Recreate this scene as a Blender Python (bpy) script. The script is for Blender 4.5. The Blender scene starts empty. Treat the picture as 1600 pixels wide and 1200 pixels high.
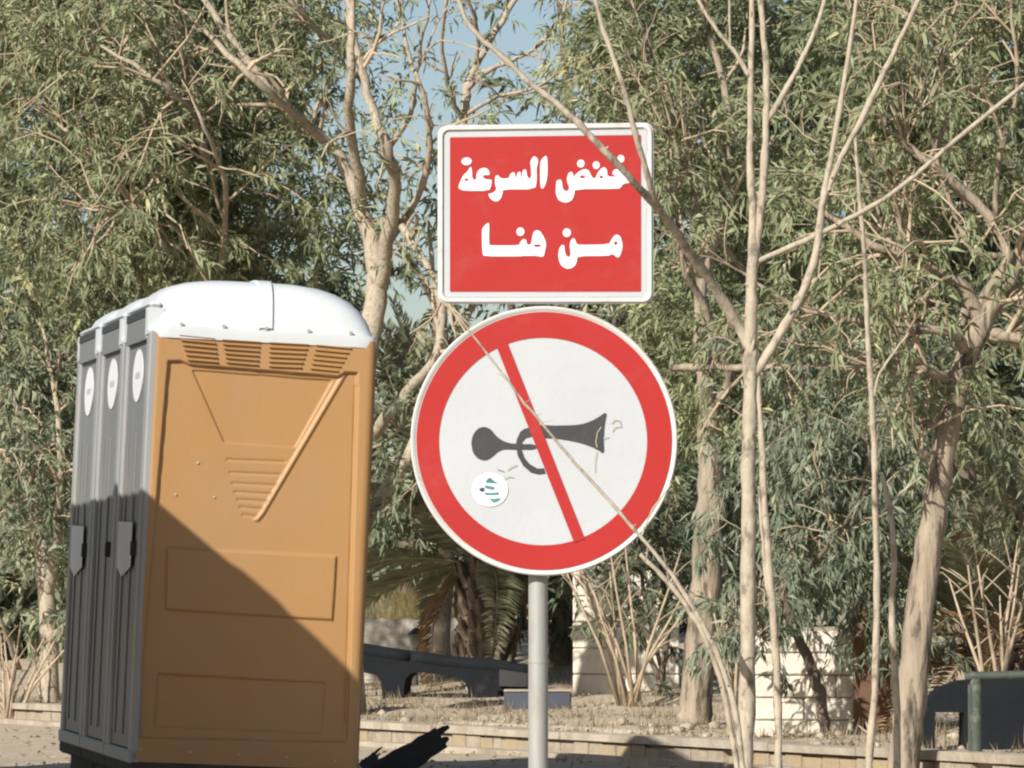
import bpy, math, random
import numpy as np
from mathutils import Vector, Matrix
from mathutils.geometry import tessellate_polygon

R = math.radians
rng = np.random.default_rng(7)
random.seed(7)
scn = bpy.context.scene
col = scn.collection

# ------------------------------------------------------------------ camera
F = 8000.0                                   # focal length in pixels of the 1600 px wide photograph
EYE = 0.9                                    # eye height above the verge
PITCH = math.atan(360 / F)
cam = bpy.data.cameras.new('camera')
cam.sensor_width = 36.0
cam.lens = 36.0 * F / 1600.0
cam.clip_start = 0.5
cam.clip_end = 3000
camo = bpy.data.objects.new('camera', cam)
camo.location = (0, 0, EYE)
camo.rotation_euler = (R(90) + PITCH, 0, 0)
col.objects.link(camo)
scn.camera = camo

# ------------------------------------------------------------------ sky, sun, exposure
SUN_AZ, SUN_EL = R(33), R(30)                # the sun stands behind the camera, to its left
to_sun = Vector((-math.sin(SUN_AZ) * math.cos(SUN_EL), -math.cos(SUN_AZ) * math.cos(SUN_EL), math.sin(SUN_EL)))
w = bpy.data.worlds.new('World')
scn.world = w
w.use_nodes = True
nt = w.node_tree
bg = nt.nodes['Background']
sky = nt.nodes.new('ShaderNodeTexSky')
sky.sky_type = 'NISHITA'
sky.sun_disc = False
sky.sun_elevation = SUN_EL
sky.sun_rotation = math.atan2(to_sun.x, to_sun.y)
sky.air_density = 0.9
sky.dust_density = 1.1
sky.ozone_density = 0.3
bg.inputs['Strength'].default_value = 0.07
nt.links.new(sky.outputs[0], bg.inputs['Color'])
sl = bpy.data.lights.new('sun', 'SUN')
sl.energy = 5.0
sl.angle = R(0.5)
sl.color = (1.0, 0.95, 0.875)
so = bpy.data.objects.new('sun', sl)
so.rotation_euler = to_sun.to_track_quat('Z', 'Y').to_euler()
so.location = (-8, -12, 12)
col.objects.link(so)
vs = scn.view_settings
vs.view_transform = 'Standard'
vs.look = 'None'
vs.exposure = 0.5
vs.gamma = 1.0
vs.use_curve_mapping = False
scn.cycles.filter_width = 2.25                # the photograph is a soft one

# ------------------------------------------------------------------ helpers
def P(px, py, D):
    """photo pixel -> world point at distance D (metres along Y)"""
    u = (px - 800) / F
    v = (600 - py) / F
    y = math.cos(PITCH) - v * math.sin(PITCH)
    z = math.sin(PITCH) + v * math.cos(PITCH)
    return Vector((u * D / y, D, EYE + z * D / y))

def tag(o, label=None, cat=None, group=None, kind=None):
    if label: o['label'] = label
    if cat: o['category'] = cat
    if group: o['group'] = group
    if kind: o['kind'] = kind
    return o

def empty(name, loc):
    o = bpy.data.objects.new(name, None)
    o.empty_display_size = 0.1
    o.location = loc
    col.objects.link(o)
    return o

def link_mesh(name, me, parent=None, loc=None):
    o = bpy.data.objects.new(name, me)
    col.objects.link(o)
    if loc is not None: o.location = loc
    if parent is not None: o.parent = parent
    return o

class MB:
    """collects verts and faces; build() links them as one mesh object"""
    def __init__(s):
        s.v = []; s.f = []
    def add(s, vs_, fs):
        b = len(s.v)
        s.v += [tuple(q) for q in vs_]
        s.f += [tuple(b + i for i in q) for q in fs]
        return s
    def box(s, x0, x1, y0, y1, z0, z1, bev=0.0):
        if bev <= 0:
            vs_ = [(x, y, z) for z in (z0, z1) for y in (y0, y1) for x in (x0, x1)]
            return s.add(vs_, [(0, 2, 3, 1), (4, 5, 7, 6), (0, 1, 5, 4), (2, 6, 7, 3), (0, 4, 6, 2), (1, 3, 7, 5)])
        import itertools
        b = bev
        idx = {}
        vs_ = []
        for sx, sy, sz in itertools.product((0, 1), repeat=3):
            X = (x0, x1)[sx]; Y = (y0, y1)[sy]; Z = (z0, z1)[sz]
            ix = b if sx == 0 else -b; iy = b if sy == 0 else -b; iz = b if sz == 0 else -b
            for k, q in enumerate(((X, Y + iy, Z + iz), (X + ix, Y, Z + iz), (X + ix, Y + iy, Z))):
                idx[(sx, sy, sz, k)] = len(vs_); vs_.append(q)
        fs = []
        for a in (0, 1):
            fs.append([idx[(a, 0, 0, 0)], idx[(a, 1, 0, 0)], idx[(a, 1, 1, 0)], idx[(a, 0, 1, 0)]])
            fs.append([idx[(0, a, 0, 1)], idx[(1, a, 0, 1)], idx[(1, a, 1, 1)], idx[(0, a, 1, 1)]])
            fs.append([idx[(0, 0, a, 2)], idx[(1, 0, a, 2)], idx[(1, 1, a, 2)], idx[(0, 1, a, 2)]])
        for a in (0, 1):
            for c in (0, 1):
                fs.append([idx[(a, c, 0, 0)], idx[(a, c, 1, 0)], idx[(a, c, 1, 1)], idx[(a, c, 0, 1)]])
                fs.append([idx[(a, 0, c, 0)], idx[(a, 1, c, 0)], idx[(a, 1, c, 2)], idx[(a, 0, c, 2)]])
                fs.append([idx[(0, a, c, 1)], idx[(1, a, c, 1)], idx[(1, a, c, 2)], idx[(0, a, c, 2)]])
        for q in itertools.product((0, 1), repeat=3):
            fs.append([idx[q + (0,)], idx[q + (1,)], idx[q + (2,)]])
        return s.add(vs_, fs)
    def tube(s, pts, rad, n=8, cap=True, jit=0.0):
        pts = [Vector(p) for p in pts]
        m = len(pts)
        if not hasattr(rad, '__len__'): rad = [rad] * m
        ref = None
        base = len(s.v)
        for i, p in enumerate(pts):
            t = (pts[min(i + 1, m - 1)] - pts[max(i - 1, 0)])
            if t.length < 1e-9: t = Vector((0, 0, 1))
            t.normalize()
            if ref is None:
                ref = Vector((1, 0, 0)) if abs(t.x) < 0.9 else Vector((0, 1, 0))
            a = (ref - t * ref.dot(t)).normalized()
            ref = a
            b = t.cross(a)
            for k in range(n):
                an = 2 * math.pi * k / n
                rr = rad[i] * (1 + (random.random() - .5) * jit)
                s.v.append(tuple(p + a * (math.cos(an) * rr) + b * (math.sin(an) * rr)))
        for i in range(m - 1):
            for k in range(n):
                k2 = (k + 1) % n
                s.f.append((base + i * n + k, base + i * n + k2, base + (i + 1) * n + k2, base + (i + 1) * n + k))
        if cap:
            s.f.append(tuple(base + k for k in range(n))[::-1])
            s.f.append(tuple(base + (m - 1) * n + k for k in range(n)))
        return s
    def loft(s, rings, cap=True, close=True):
        n = len(rings[0]); base = len(s.v)
        for r_ in rings: s.v += [tuple(q) for q in r_]
        for i in range(len(rings) - 1):
            for k in range(n if close else n - 1):
                k2 = (k + 1) % n
                s.f.append((base + i * n + k, base + i * n + k2, base + (i + 1) * n + k2, base + (i + 1) * n + k))
        if cap:
            s.f.append(tuple(base + k for k in range(n))[::-1])
            s.f.append(tuple(base + (len(rings) - 1) * n + k for k in range(n)))
        return s
    def sheet(s, loops3d):
        """flat polygon with holes: loops3d = [outer, hole, ...] of 3-D points"""
        loops = [[Vector(q) for q in l] for l in loops3d]
        tris = tessellate_polygon(loops)
        return s.add([q for l in loops for q in l], [tuple(t) for t in tris])
    def slab(s, loops3d, off):
        """a flat polygon (with holes) extruded by the vector off"""
        loops = [[Vector(q) for q in l] for l in loops3d]
        tris = tessellate_polygon(loops)
        flat = [q for l in loops for q in l]
        n = len(flat); off = Vector(off)
        fs = [tuple(t) for t in tris] + [tuple(i + n for i in t)[::-1] for t in tris]
        b = 0
        for l in loops:
            m = len(l)
            for i in range(m):
                j = (i + 1) % m
                fs.append((b + i, b + j, b + j + n, b + i + n))
            b += m
        return s.add(flat + [q + off for q in flat], fs)
    def build(s, name, mat, parent=None, origin=(0, 0, 0), smooth=False, loc=None):
        me = bpy.data.meshes.new(name)
        o0 = Vector(origin)
        me.from_pydata([(q[0] - o0[0], q[1] - o0[1], q[2] - o0[2]) for q in s.v], [], s.f)
        if mat: me.materials.append(mat)
        me.validate()
        import bmesh
        bm = bmesh.new(); bm.from_mesh(me)
        bmesh.ops.recalc_face_normals(bm, faces=bm.faces)
        bm.to_mesh(me); bm.free()
        if smooth:
            me.polygons.foreach_set('use_smooth', np.ones(len(me.polygons), bool))
            if smooth != 'all':
                me.set_sharp_from_angle(angle=R(38))
        return link_mesh(name, me, parent, loc)

def copy_tree(o, parent=None):
    c = o.copy()
    col.objects.link(c)
    c.parent = parent
    for ch in list(o.children): copy_tree(ch, c)
    return c

def chaikin(pts, it=2):
    for _ in range(it):
        out = []
        n = len(pts)
        for i in range(n):
            a = pts[i]; b = pts[(i + 1) % n]
            out.append((a[0] * .78 + b[0] * .22, a[1] * .78 + b[1] * .22))
            out.append((a[0] * .22 + b[0] * .78, a[1] * .22 + b[1] * .78))
        pts = out
    return pts

def ell(cx, cy, rx, ry, n=24):
    return [(cx + rx * math.cos(2 * math.pi * k / n), cy + ry * math.sin(2 * math.pi * k / n)) for k in range(n)]

# ------------------------------------------------------------------ materials
def new_mat(name):
    m = bpy.data.materials.new(name)
    m.use_nodes = True
    return m, m.node_tree, m.node_tree.nodes['Principled BSDF']

def mat(name, c1, c2=None, scale=4.0, rough=0.7, bump=0.0, bscale=40.0, metal=0.0, c3=None, s3=0.6, stretch=None, t3=(0.55, 0.7), spec=0.5, detail=6.0):
    m, t, b = new_mat(name)
    L = t.links.new
    tc = t.nodes.new('ShaderNodeTexCoord')
    src = tc.outputs['Object']
    if stretch:
        mp = t.nodes.new('ShaderNodeMapping'); mp.inputs['Scale'].default_value = stretch
        L(src, mp.inputs[0]); src = mp.outputs[0]
    c2 = c2 or tuple(q * 0.75 for q in c1)
    nz = t.nodes.new('ShaderNodeTexNoise'); nz.inputs['Scale'].default_value = scale; nz.inputs['Detail'].default_value = detail
    nz.inputs['Roughness'].default_value = 0.62
    L(src, nz.inputs['Vector'])
    rp = t.nodes.new('ShaderNodeValToRGB')
    rp.color_ramp.elements[0].position = 0.32; rp.color_ramp.elements[1].position = 0.68
    rp.color_ramp.elements[0].color = (*c1, 1); rp.color_ramp.elements[1].color = (*c2, 1)
    L(nz.outputs[0], rp.inputs[0])
    out = rp.outputs[0]
    if c3:
        n3 = t.nodes.new('ShaderNodeTexNoise'); n3.inputs['Scale'].default_value = s3; n3.inputs['Detail'].default_value = 8
        n3.inputs['Roughness'].default_value = 0.7
        L(src, n3.inputs['Vector'])
        mr = t.nodes.new('ShaderNodeMapRange'); mr.inputs[1].default_value = t3[0]; mr.inputs[2].default_value = t3[1]
        L(n3.outputs[0], mr.inputs[0])
        mx = t.nodes.new('ShaderNodeMix'); mx.data_type = 'RGBA'
        L(mr.outputs[0], mx.inputs[0]); L(out, mx.inputs[6]); mx.inputs[7].default_value = (*c3, 1)
        out = mx.outputs[2]
    L(out, b.inputs['Base Color'])
    b.inputs['Roughness'].default_value = rough
    b.inputs['Metallic'].default_value = metal
    b.inputs['Specular IOR Level'].default_value = spec
    if bump > 0:
        n2 = t.nodes.new('ShaderNodeTexNoise'); n2.inputs['Scale'].default_value = bscale; n2.inputs['Detail'].default_value = 6
        L(src, n2.inputs['Vector'])
        bp = t.nodes.new('ShaderNodeBump'); bp.inputs['Strength'].default_value = 1.0; bp.inputs['Distance'].default_value = bump
        L(n2.outputs[0], bp.inputs['Height']); L(bp.outputs[0], b.inputs['Normal'])
    return m

def leaf_mat(name, dark, light, accent, rough=0.5):
    """leaf colour varies from leaf to leaf through the 'tint' attribute"""
    m, t, b = new_mat(name)
    L = t.links.new
    at = t.nodes.new('ShaderNodeAttribute'); at.attribute_name = 'tint'
    rp = t.nodes.new('ShaderNodeValToRGB')
    e = rp.color_ramp.elements
    e[0].position = 0.0; e[0].color = (*dark, 1)
    e[1].position = 0.78; e[1].color = (*light, 1)
    k = e.new(0.95); k.color = (*accent, 1)
    L(at.outputs['Fac'], rp.inputs[0])
    L(rp.outputs[0], b.inputs['Base Color'])
    b.inputs['Roughness'].default_value = rough
    b.inputs['Specular IOR Level'].default_value = 0.35
    tr = t.nodes.new('ShaderNodeBsdfTranslucent')
    L(rp.outputs[0], tr.inputs['Color'])
    mx = t.nodes.new('ShaderNodeMixShader'); mx.inputs[0].default_value = 0.3
    L(b.outputs[0], mx.inputs[1]); L(tr.outputs[0], mx.inputs[2])
    L(mx.outputs[0], t.nodes['Material Output'].inputs['Surface'])
    return m

M = {}
M['ground'] = mat('sandy_ground', (.45, .37, .27), (.34, .275, .195), 3.0, .95, .014, 26, c3=(.25, .205, .145), s3=1.1)
M['road'] = mat('asphalt', (.06, .058, .055), (.045, .044, .042), 9, .9, .004, 90)
M['kerb'] = mat('kerb_concrete', (.34, .29, .225), (.27, .23, .175), 5, .95, .006, 50, c3=(.2, .165, .12), s3=2.2)
M['coping'] = mat('pale_coping', (.43, .375, .295), (.35, .30, .235), 4, .95, .006, 40, c3=(.25, .205, .15), s3=2.4, t3=(.45, .66))
M['brick_y'] = mat('yellow_brick', (.38, .285, .16), (.31, .235, .14), 8, .95, .006, 50, c3=(.29, .24, .18), s3=5, t3=(.42, .62))
M['brick_w'] = mat('worn_brick', (.37, .31, .235), (.30, .25, .185), 8, .95, .006, 50, c3=(.23, .19, .14), s3=5, t3=(.45, .65))
M['orange'] = mat('orange_plastic', (.335, .182, .066), (.31, .168, .060), 1.6, .52, .0008, 60, c3=(.305, .19, .095), s3=1.3, t3=(.42, .75), stretch=(1, 1, .75))
M['grey'] = mat('grey_plastic', (.155, .16, .157), (.135, .14, .137), 2.0, .5, .0005, 120, c3=(.20, .19, .175), s3=1.6, t3=(.5, .72), stretch=(1, 1, .4))
M['post'] = mat('pale_grey_plastic', (.26, .268, .265), (.225, .232, .23), 2.0, .5, .0005, 120, c3=(.20, .19, .17), s3=1.5)
M['roof'] = mat('white_plastic', (.52, .55, .565), (.475, .50, .515), 1.5, .4, .0005, 90, c3=(.40, .39, .36), s3=2.2, t3=(.52, .78))
M['dark'] = mat('dark_plastic', (.03, .03, .03), (.02, .02, .02), 4, .6)
M['skid'] = mat('dark_timber', (.055, .048, .04), (.035, .03, .026), 6, .9, .003, 40)
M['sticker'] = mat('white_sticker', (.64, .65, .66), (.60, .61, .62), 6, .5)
M['print'] = mat('grey_print', (.42, .43, .45), (.36, .37, .40), 8, .5)
M['screw'] = mat('screw_metal', (.40, .36, .30), (.3, .27, .22), 20, .5)
M['red'] = mat('red_sheeting', (.345, .018, .016), (.32, .016, .014), 5, .5, .0003, 300, c3=(.33, .038, .033), s3=9, t3=(.54, .76), spec=.3)
M['white'] = mat('white_sheeting', (.42, .435, .45), (.39, .405, .42), 5, .45, .0005, 95, c3=(.37, .36, .335), s3=6, t3=(.58, .82))
M['rim'] = mat('white_sign_rim', (.55, .555, .535), (.48, .475, .445), 14, .5, c3=(.36, .30, .24), s3=16, t3=(.58, .74))
M['black'] = mat('black_sheeting', (.026, .027, .029), (.035, .035, .036), 9, .5, c3=(.055, .05, .045), s3=20)
M['teal'] = mat('teal_print', (.05, .20, .20), (.04, .15, .16), 9, .5)
M['scuff'] = mat('brown_scuff', (.40, .36, .26), (.33, .29, .2), 9, .8)
M['pole'] = mat('galvanised_pole', (.33, .33, .31), (.27, .27, .25), 12, .6, .0006, 120, metal=.15, c3=(.26, .20, .14), s3=9, t3=(.55, .7), stretch=(1, 1, .35))
M['bark_pale'] = mat('pale_smooth_bark', (.42, .36, .275), (.30, .255, .19), 55, .9, .004, 60, c3=(.17, .14, .105), s3=38, t3=(.52, .64), stretch=(1, 1, .55))
M['bark'] = mat('brown_bark', (.335, .275, .20), (.21, .17, .125), 14, .95, .028, 20, c3=(.085, .068, .05), s3=13, t3=(.51, .60), stretch=(1, 1, .2))
M['twig'] = mat('dry_twig', (.44, .35, .245), (.31, .24, .165), 9, .9)
M['bark_dark'] = mat('dark_bark', (.16, .125, .09), (.10, .08, .06), 9, .95, .01, 26, stretch=(1, 1, .3))
M['palm_trunk'] = mat('palm_trunk', (.19, .145, .105), (.11, .085, .065), 8, .95, .012, 22, c3=(.30, .22, .15), s3=5)
M['stone'] = mat('cream_stone', (.66, .61, .515), (.57, .515, .42), 7, .9, .014, 16, c3=(.40, .34, .26), s3=3.5, t3=(.54, .72))
M['mortar'] = mat('mortar', (.36, .32, .26), (.28, .25, .2), 12, .95)
M['render'] = mat('grey_render', (.42, .385, .33), (.34, .31, .265), 4, .95, .006, 30, c3=(.25, .22, .18), s3=3)
M['rust'] = mat('rusty_panel', (.145, .075, .042), (.105, .058, .036), 5, .85, .003, 40, c3=(.07, .045, .032), s3=3)
M['benchm'] = mat('dark_painted_concrete', (.012, .014, .017), (.009, .010, .012), 4, .85, .003, 30, c3=(.035, .036, .04), s3=3.5, t3=(.58, .76), spec=.15)
M['bluegrey'] = mat('blue_grey_block', (.055, .065, .085), (.04, .046, .06), 5, .8, .003, 40)
M['green_rail'] = mat('green_paint', (.055, .072, .055), (.034, .047, .036), 8, .7, .001, 60, c3=(.17, .155, .12), s3=7, t3=(.52, .66))
M['char'] = mat('charred_wood', (.022, .02, .018), (.034, .03, .026), 12, .9, .006, 40, stretch=(1, 1, 1))
M['tank'] = mat('tank_steel', (.30, .30, .28), (.22, .22, .21), 3, .6, .001, 40, c3=(.19, .11, .06), s3=2, t3=(.6, .72))
M['lamp'] = mat('lamp_iron', (.02, .02, .02), (.03, .03, .03), 8, .6)
M['lampglass'] = mat('lamp_glass', (.10, .10, .09), (.08, .08, .07), 8, .2)
M['stones'] = mat('loose_stones', (.42, .36, .28), (.28, .235, .175), 3, .95, .006, 40)
M['leaf_a'] = leaf_mat('olive_leaf', (.105, .13, .065), (.325, .355, .195), (.50, .46, .25))
M['leaf_b'] = leaf_mat('grey_green_leaf', (.10, .128, .078), (.29, .325, .205), (.42, .41, .25))
M['leaf_c'] = leaf_mat('blue_green_leaf', (.105, .13, .088), (.25, .285, .19), (.34, .34, .21))
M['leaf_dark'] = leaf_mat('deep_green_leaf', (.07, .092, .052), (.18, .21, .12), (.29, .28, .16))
M['frond'] = leaf_mat('palm_green', (.17, .18, .105), (.40, .40, .255), (.52, .48, .30))
M['frond_dry'] = leaf_mat('palm_dry', (.26, .17, .09), (.42, .29, .165), (.52, .39, .24))
M['drygrass'] = leaf_mat('dry_grass', (.25, .20, .085), (.37, .30, .13), (.44, .36, .17))
M['litter'] = leaf_mat('leaf_litter', (.15, .12, .07), (.33, .26, .16), (.40, .33, .22))

# ------------------------------------------------------------------ ground
K0 = Vector((-4.4, 44.0)); K1 = Vector((2.73, 27.3))          # line of the kerb on the ground
Kd = (K1 - K0).normalized(); Kn = Vector((-Kd.y, Kd.x))        # Kn points away from the camera
if Kn.y < 0: Kn = -Kn
def sstep(a, b, x):
    t = np.clip((x - a) / (b - a), 0, 1)
    return t * t * (3 - 2 * t)
def groundz(x, y):
    x = np.asarray(x, float); y = np.asarray(y, float)
    d = (x - K0.x) * Kn.x + (y - K0.y) * Kn.y
    a = (x - K0.x) * Kd.x + (y - K0.y) * Kd.y                   # along the kerb, 0 at the left
    front = -0.5 + 0.5 * sstep(9.5, 19, y)
    left = 1 - sstep(2, 9, a)
    rise = .11 + np.clip(d, 0, 12) * (.018 + .035 * left)
    bump = .03 * np.sin(x * 2.1 + y * 1.3) * np.sin(y * 1.7 - x * .6) + .018 * np.sin(x * 5.3 + 1) * np.sin(y * 4.1 + 2)
    back = rise + bump * sstep(.3, 1.2, d)
    fl = front + .4 * bump * sstep(19, 22, y) * sstep(.1, .8, -d)
    return np.where(d > 0.12, back, fl)
def gz(x, y): return float(groundz(x, y))

xs = np.unique(np.concatenate([np.linspace(-900, -40, 14), np.linspace(-40, -8, 33), np.arange(-8, 8.01, .1), np.linspace(8, 40, 33), np.linspace(40, 900, 14)]))
ys = np.unique(np.concatenate([np.linspace(-60, 18, 60), np.arange(18, 60.01, .1), np.linspace(60, 120, 31), np.linspace(120, 2500, 30)]))
X, Y = np.meshgrid(xs, ys)
Z = groundz(X, Y)
V = np.stack([X, Y, Z], -1).reshape(-1, 3)
nx, ny = len(xs), len(ys)
I = np.arange(nx * ny).reshape(ny, nx)
fc = np.stack([I[:-1, :-1], I[:-1, 1:], I[1:, 1:], I[1:, :-1]], -1).reshape(-1, 4)

def np_mesh(name, V, faces, mat_, tint=None, smooth=False):
    me = bpy.data.meshes.new(name)
    nf, k = faces.shape
    me.vertices.add(len(V)); me.vertices.foreach_set('co', np.ascontiguousarray(V, np.float32).ravel())
    me.loops.add(nf * k); me.loops.foreach_set('vertex_index', faces.astype(np.int32).ravel())
    me.polygons.add(nf)
    me.polygons.foreach_set('loop_start', np.arange(0, nf * k, k, dtype=np.int32))
    me.polygons.foreach_set('loop_total', np.full(nf, k, np.int32))
    me.update(calc_edges=True)
    if tint is not None:
        a = me.attributes.new('tint', 'FLOAT', 'POINT')
        a.data.foreach_set('value', np.ascontiguousarray(tint, np.float32))
    if smooth: me.polygons.foreach_set('use_smooth', np.ones(nf, bool))
    me.materials.append(mat_)
    return me

tag(link_mesh('ground', np_mesh('ground', V, fc, M['ground'], smooth=True)), kind='structure')
tag(MB().add([(-400, -8, -.494), (400, -8, -.494), (400, 9, -.494), (-400, 9, -.494)], [(0, 1, 2, 3)]).build('road', M['road']), kind='structure')

# kerb: a mortar core, a course of bricks in its face, coping slabs on top
def kp(a, d, z):
    q = K0 + Kd * a + Kn * d
    return Vector((q.x, q.y, z))
KL = 26.0; KA = -4.0
core = MB()
def kbox(mb, a0, a1, d0, d1, z0, z1):
    vs_ = [kp(a, d, z) for z in (z0, z1) for d in (d0, d1) for a in (a0, a1)]
    mb.add(vs_, [(0, 2, 3, 1), (4, 5, 7, 6), (0, 1, 5, 4), (2, 6, 7, 3), (0, 4, 6, 2), (1, 3, 7, 5)])
kbox(core, KA, KL, .012, .14, -.15, .10)
kerb = tag(core.build('kerb', M['kerb']), kind='structure')
a = KA; i = 0
while a < KL - .3:
    ln = random.uniform(.20, .25)
    if random.random() > .07:
        mb = MB(); e = random.uniform(0, .012)
        kbox(mb, a, a + ln - .014, -.02 - e, .02, -.04, .088 + random.uniform(-.012, .006))
        mb.build('brick', M['brick_y'] if random.random() < .4 else M['brick_w'], kerb)
    a += ln
a = KA
while a < KL - 1.2:
    ln = random.uniform(.9, 1.15)
    mb = MB(); e = random.uniform(-.012, .012)
    kbox(mb, a, a + ln - .015, -.05 + e, .17 + e, .101, .148 + random.uniform(-.006, .008))
    mb.build('coping_slab', M['coping'], kerb)
    a += ln
# flat edging strip set in the ground in front of the kerb
a = 6.0
mb = MB(); kbox(mb, -2, 24, -.42, -.30, -.1, .035)
tag(mb.build('edging_strip', M['coping']), kind='structure')

# ------------------------------------------------------------------ portable toilets
O = P(207, 1190, 25.0)
ROW = R(10.8); TILT = R(2.5)
rot = (Matrix.Rotation(TILT, 3, 'Y') @ Matrix.Rotation(ROW, 3, 'Z'))
TW, TD, TH, PITCHY = 1.12, 1.11, 2.11, 1.15           # width along the row, depth, wall height, spacing

def wuv(px, py):
    t = .5
    for _ in range(12):
        s_ = (px - 207 - 31 * t) / 350.0
        t = (1190 + 13 * s_ - py) / (675 - 6 * s_)
    return s_ * TD, t * TH
def c1(x, y): return wuv(80 + x * .3375, 400 + y * .3375)
def c2(x, y): return wuv(80 + x * .3375, 795 + y * .3375)

def sdf(poly, U, Vv):
    d = np.full(U.shape, 1e9); ins = np.zeros(U.shape, bool)
    n = len(poly)
    for i in range(n):
        ax, ay = poly[i]; bx, by = poly[(i + 1) % n]
        ex, ey = bx - ax, by - ay
        wx, wy = U - ax, Vv - ay
        t = np.clip((wx * ex + wy * ey) / (ex * ex + ey * ey + 1e-12), 0, 1)
        d = np.minimum(d, (wx - t * ex) ** 2 + (wy - t * ey) ** 2)
        c = ((ay <= Vv) & (by > Vv)) | ((by <= Vv) & (ay > Vv))
        with np.errstate(divide='ignore', invalid='ignore'):
            xi = ax + (Vv - ay) / (by - ay if by != ay else 1e-9) * ex
        ins ^= c & (U < xi)
    return np.where(ins, -1, 1) * np.sqrt(d)

def make_side_wall():
    nu, nv = 200, 370
    u = np.linspace(0, TD, nu); v = np.linspace(0, TH - .002, nv)
    U, W = np.meshgrid(u, v)
    H = np.zeros(U.shape)
    def push(poly, depth, soft=.007):
        nonlocal H
        H = H + depth * (1 - sstep(-soft, soft, sdf(poly, U, W)))
    # big inset field with its shoulder edges, then raised and inset panels
    field = [c1(540, 487), c1(600, 487), c1(640, 505), c1(1330, 560), c1(1360, 540), c1(1415, 543), c2(1365, 1080), c2(395, 1060)]
    push(field, -.022, .005)
    push([c1(655, 530), c1(1300, 577), c1(1125, 885), c1(800, 862)], -.014, .004)
    # thick diagonal ridge
    push([c1(1348, 546), c1(1366, 550), c2(983, 28), c2(955, 60), c2(936, 54), c2(962, 28)], .010, .006)
    for k, y in enumerate((940, 1000, 1050, 1090, 1125, 1160, 1195)):
        x0 = 810 + k * 12; x1 = 1085 - k * 22
        push([c1(x0, y), c1(x1, y + 10), c1(x1, y + 20), c1(x0, y + 9)], -.006, .004)
    push([c2(535, 182), c2(1318, 222), c2(1300, 517), c2(530, 468)], .014, .005)
    push([c2(495, 765), c2(1270, 808), c2(1250, 1040), c2(480, 1010)], -.012, .005)
    push([c1(1405, 600), c1(1418, 600), c2(1372, 1000), c2(1358, 1000)], -.006, .005)
    # circle mark
    r_ = np.sqrt((U - c1(900, 650)[0]) ** 2 + (W - c1(900, 650)[1]) ** 2)
    H += -.002 * (1 - sstep(.004, .009, np.abs(r_ - .13))) * (U > c1(860, 650)[0])
    H += .002 * np.sin(U * 3.1 + 1) * np.sin(W * 2.3)
    # rounded vertical edges
    eu = np.minimum(U, TD - U)
    H -= .03 * (1 - np.sqrt(np.clip(1 - (1 - np.clip(eu / .04, 0, 1)) ** 2, 0, 1)))
    V_ = np.stack([U, -.004 - H - .02 + .02, W], -1).reshape(-1, 3)
    I_ = np.arange(nu * nv).reshape(nv, nu)
    f_ = np.stack([I_[:-1, :-1], I_[:-1, 1:], I_[1:, 1:], I_[1:, :-1]], -1).reshape(-1, 4)
    return np_mesh('side_wall', V_, f_, M['orange'], smooth=True)

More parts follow.
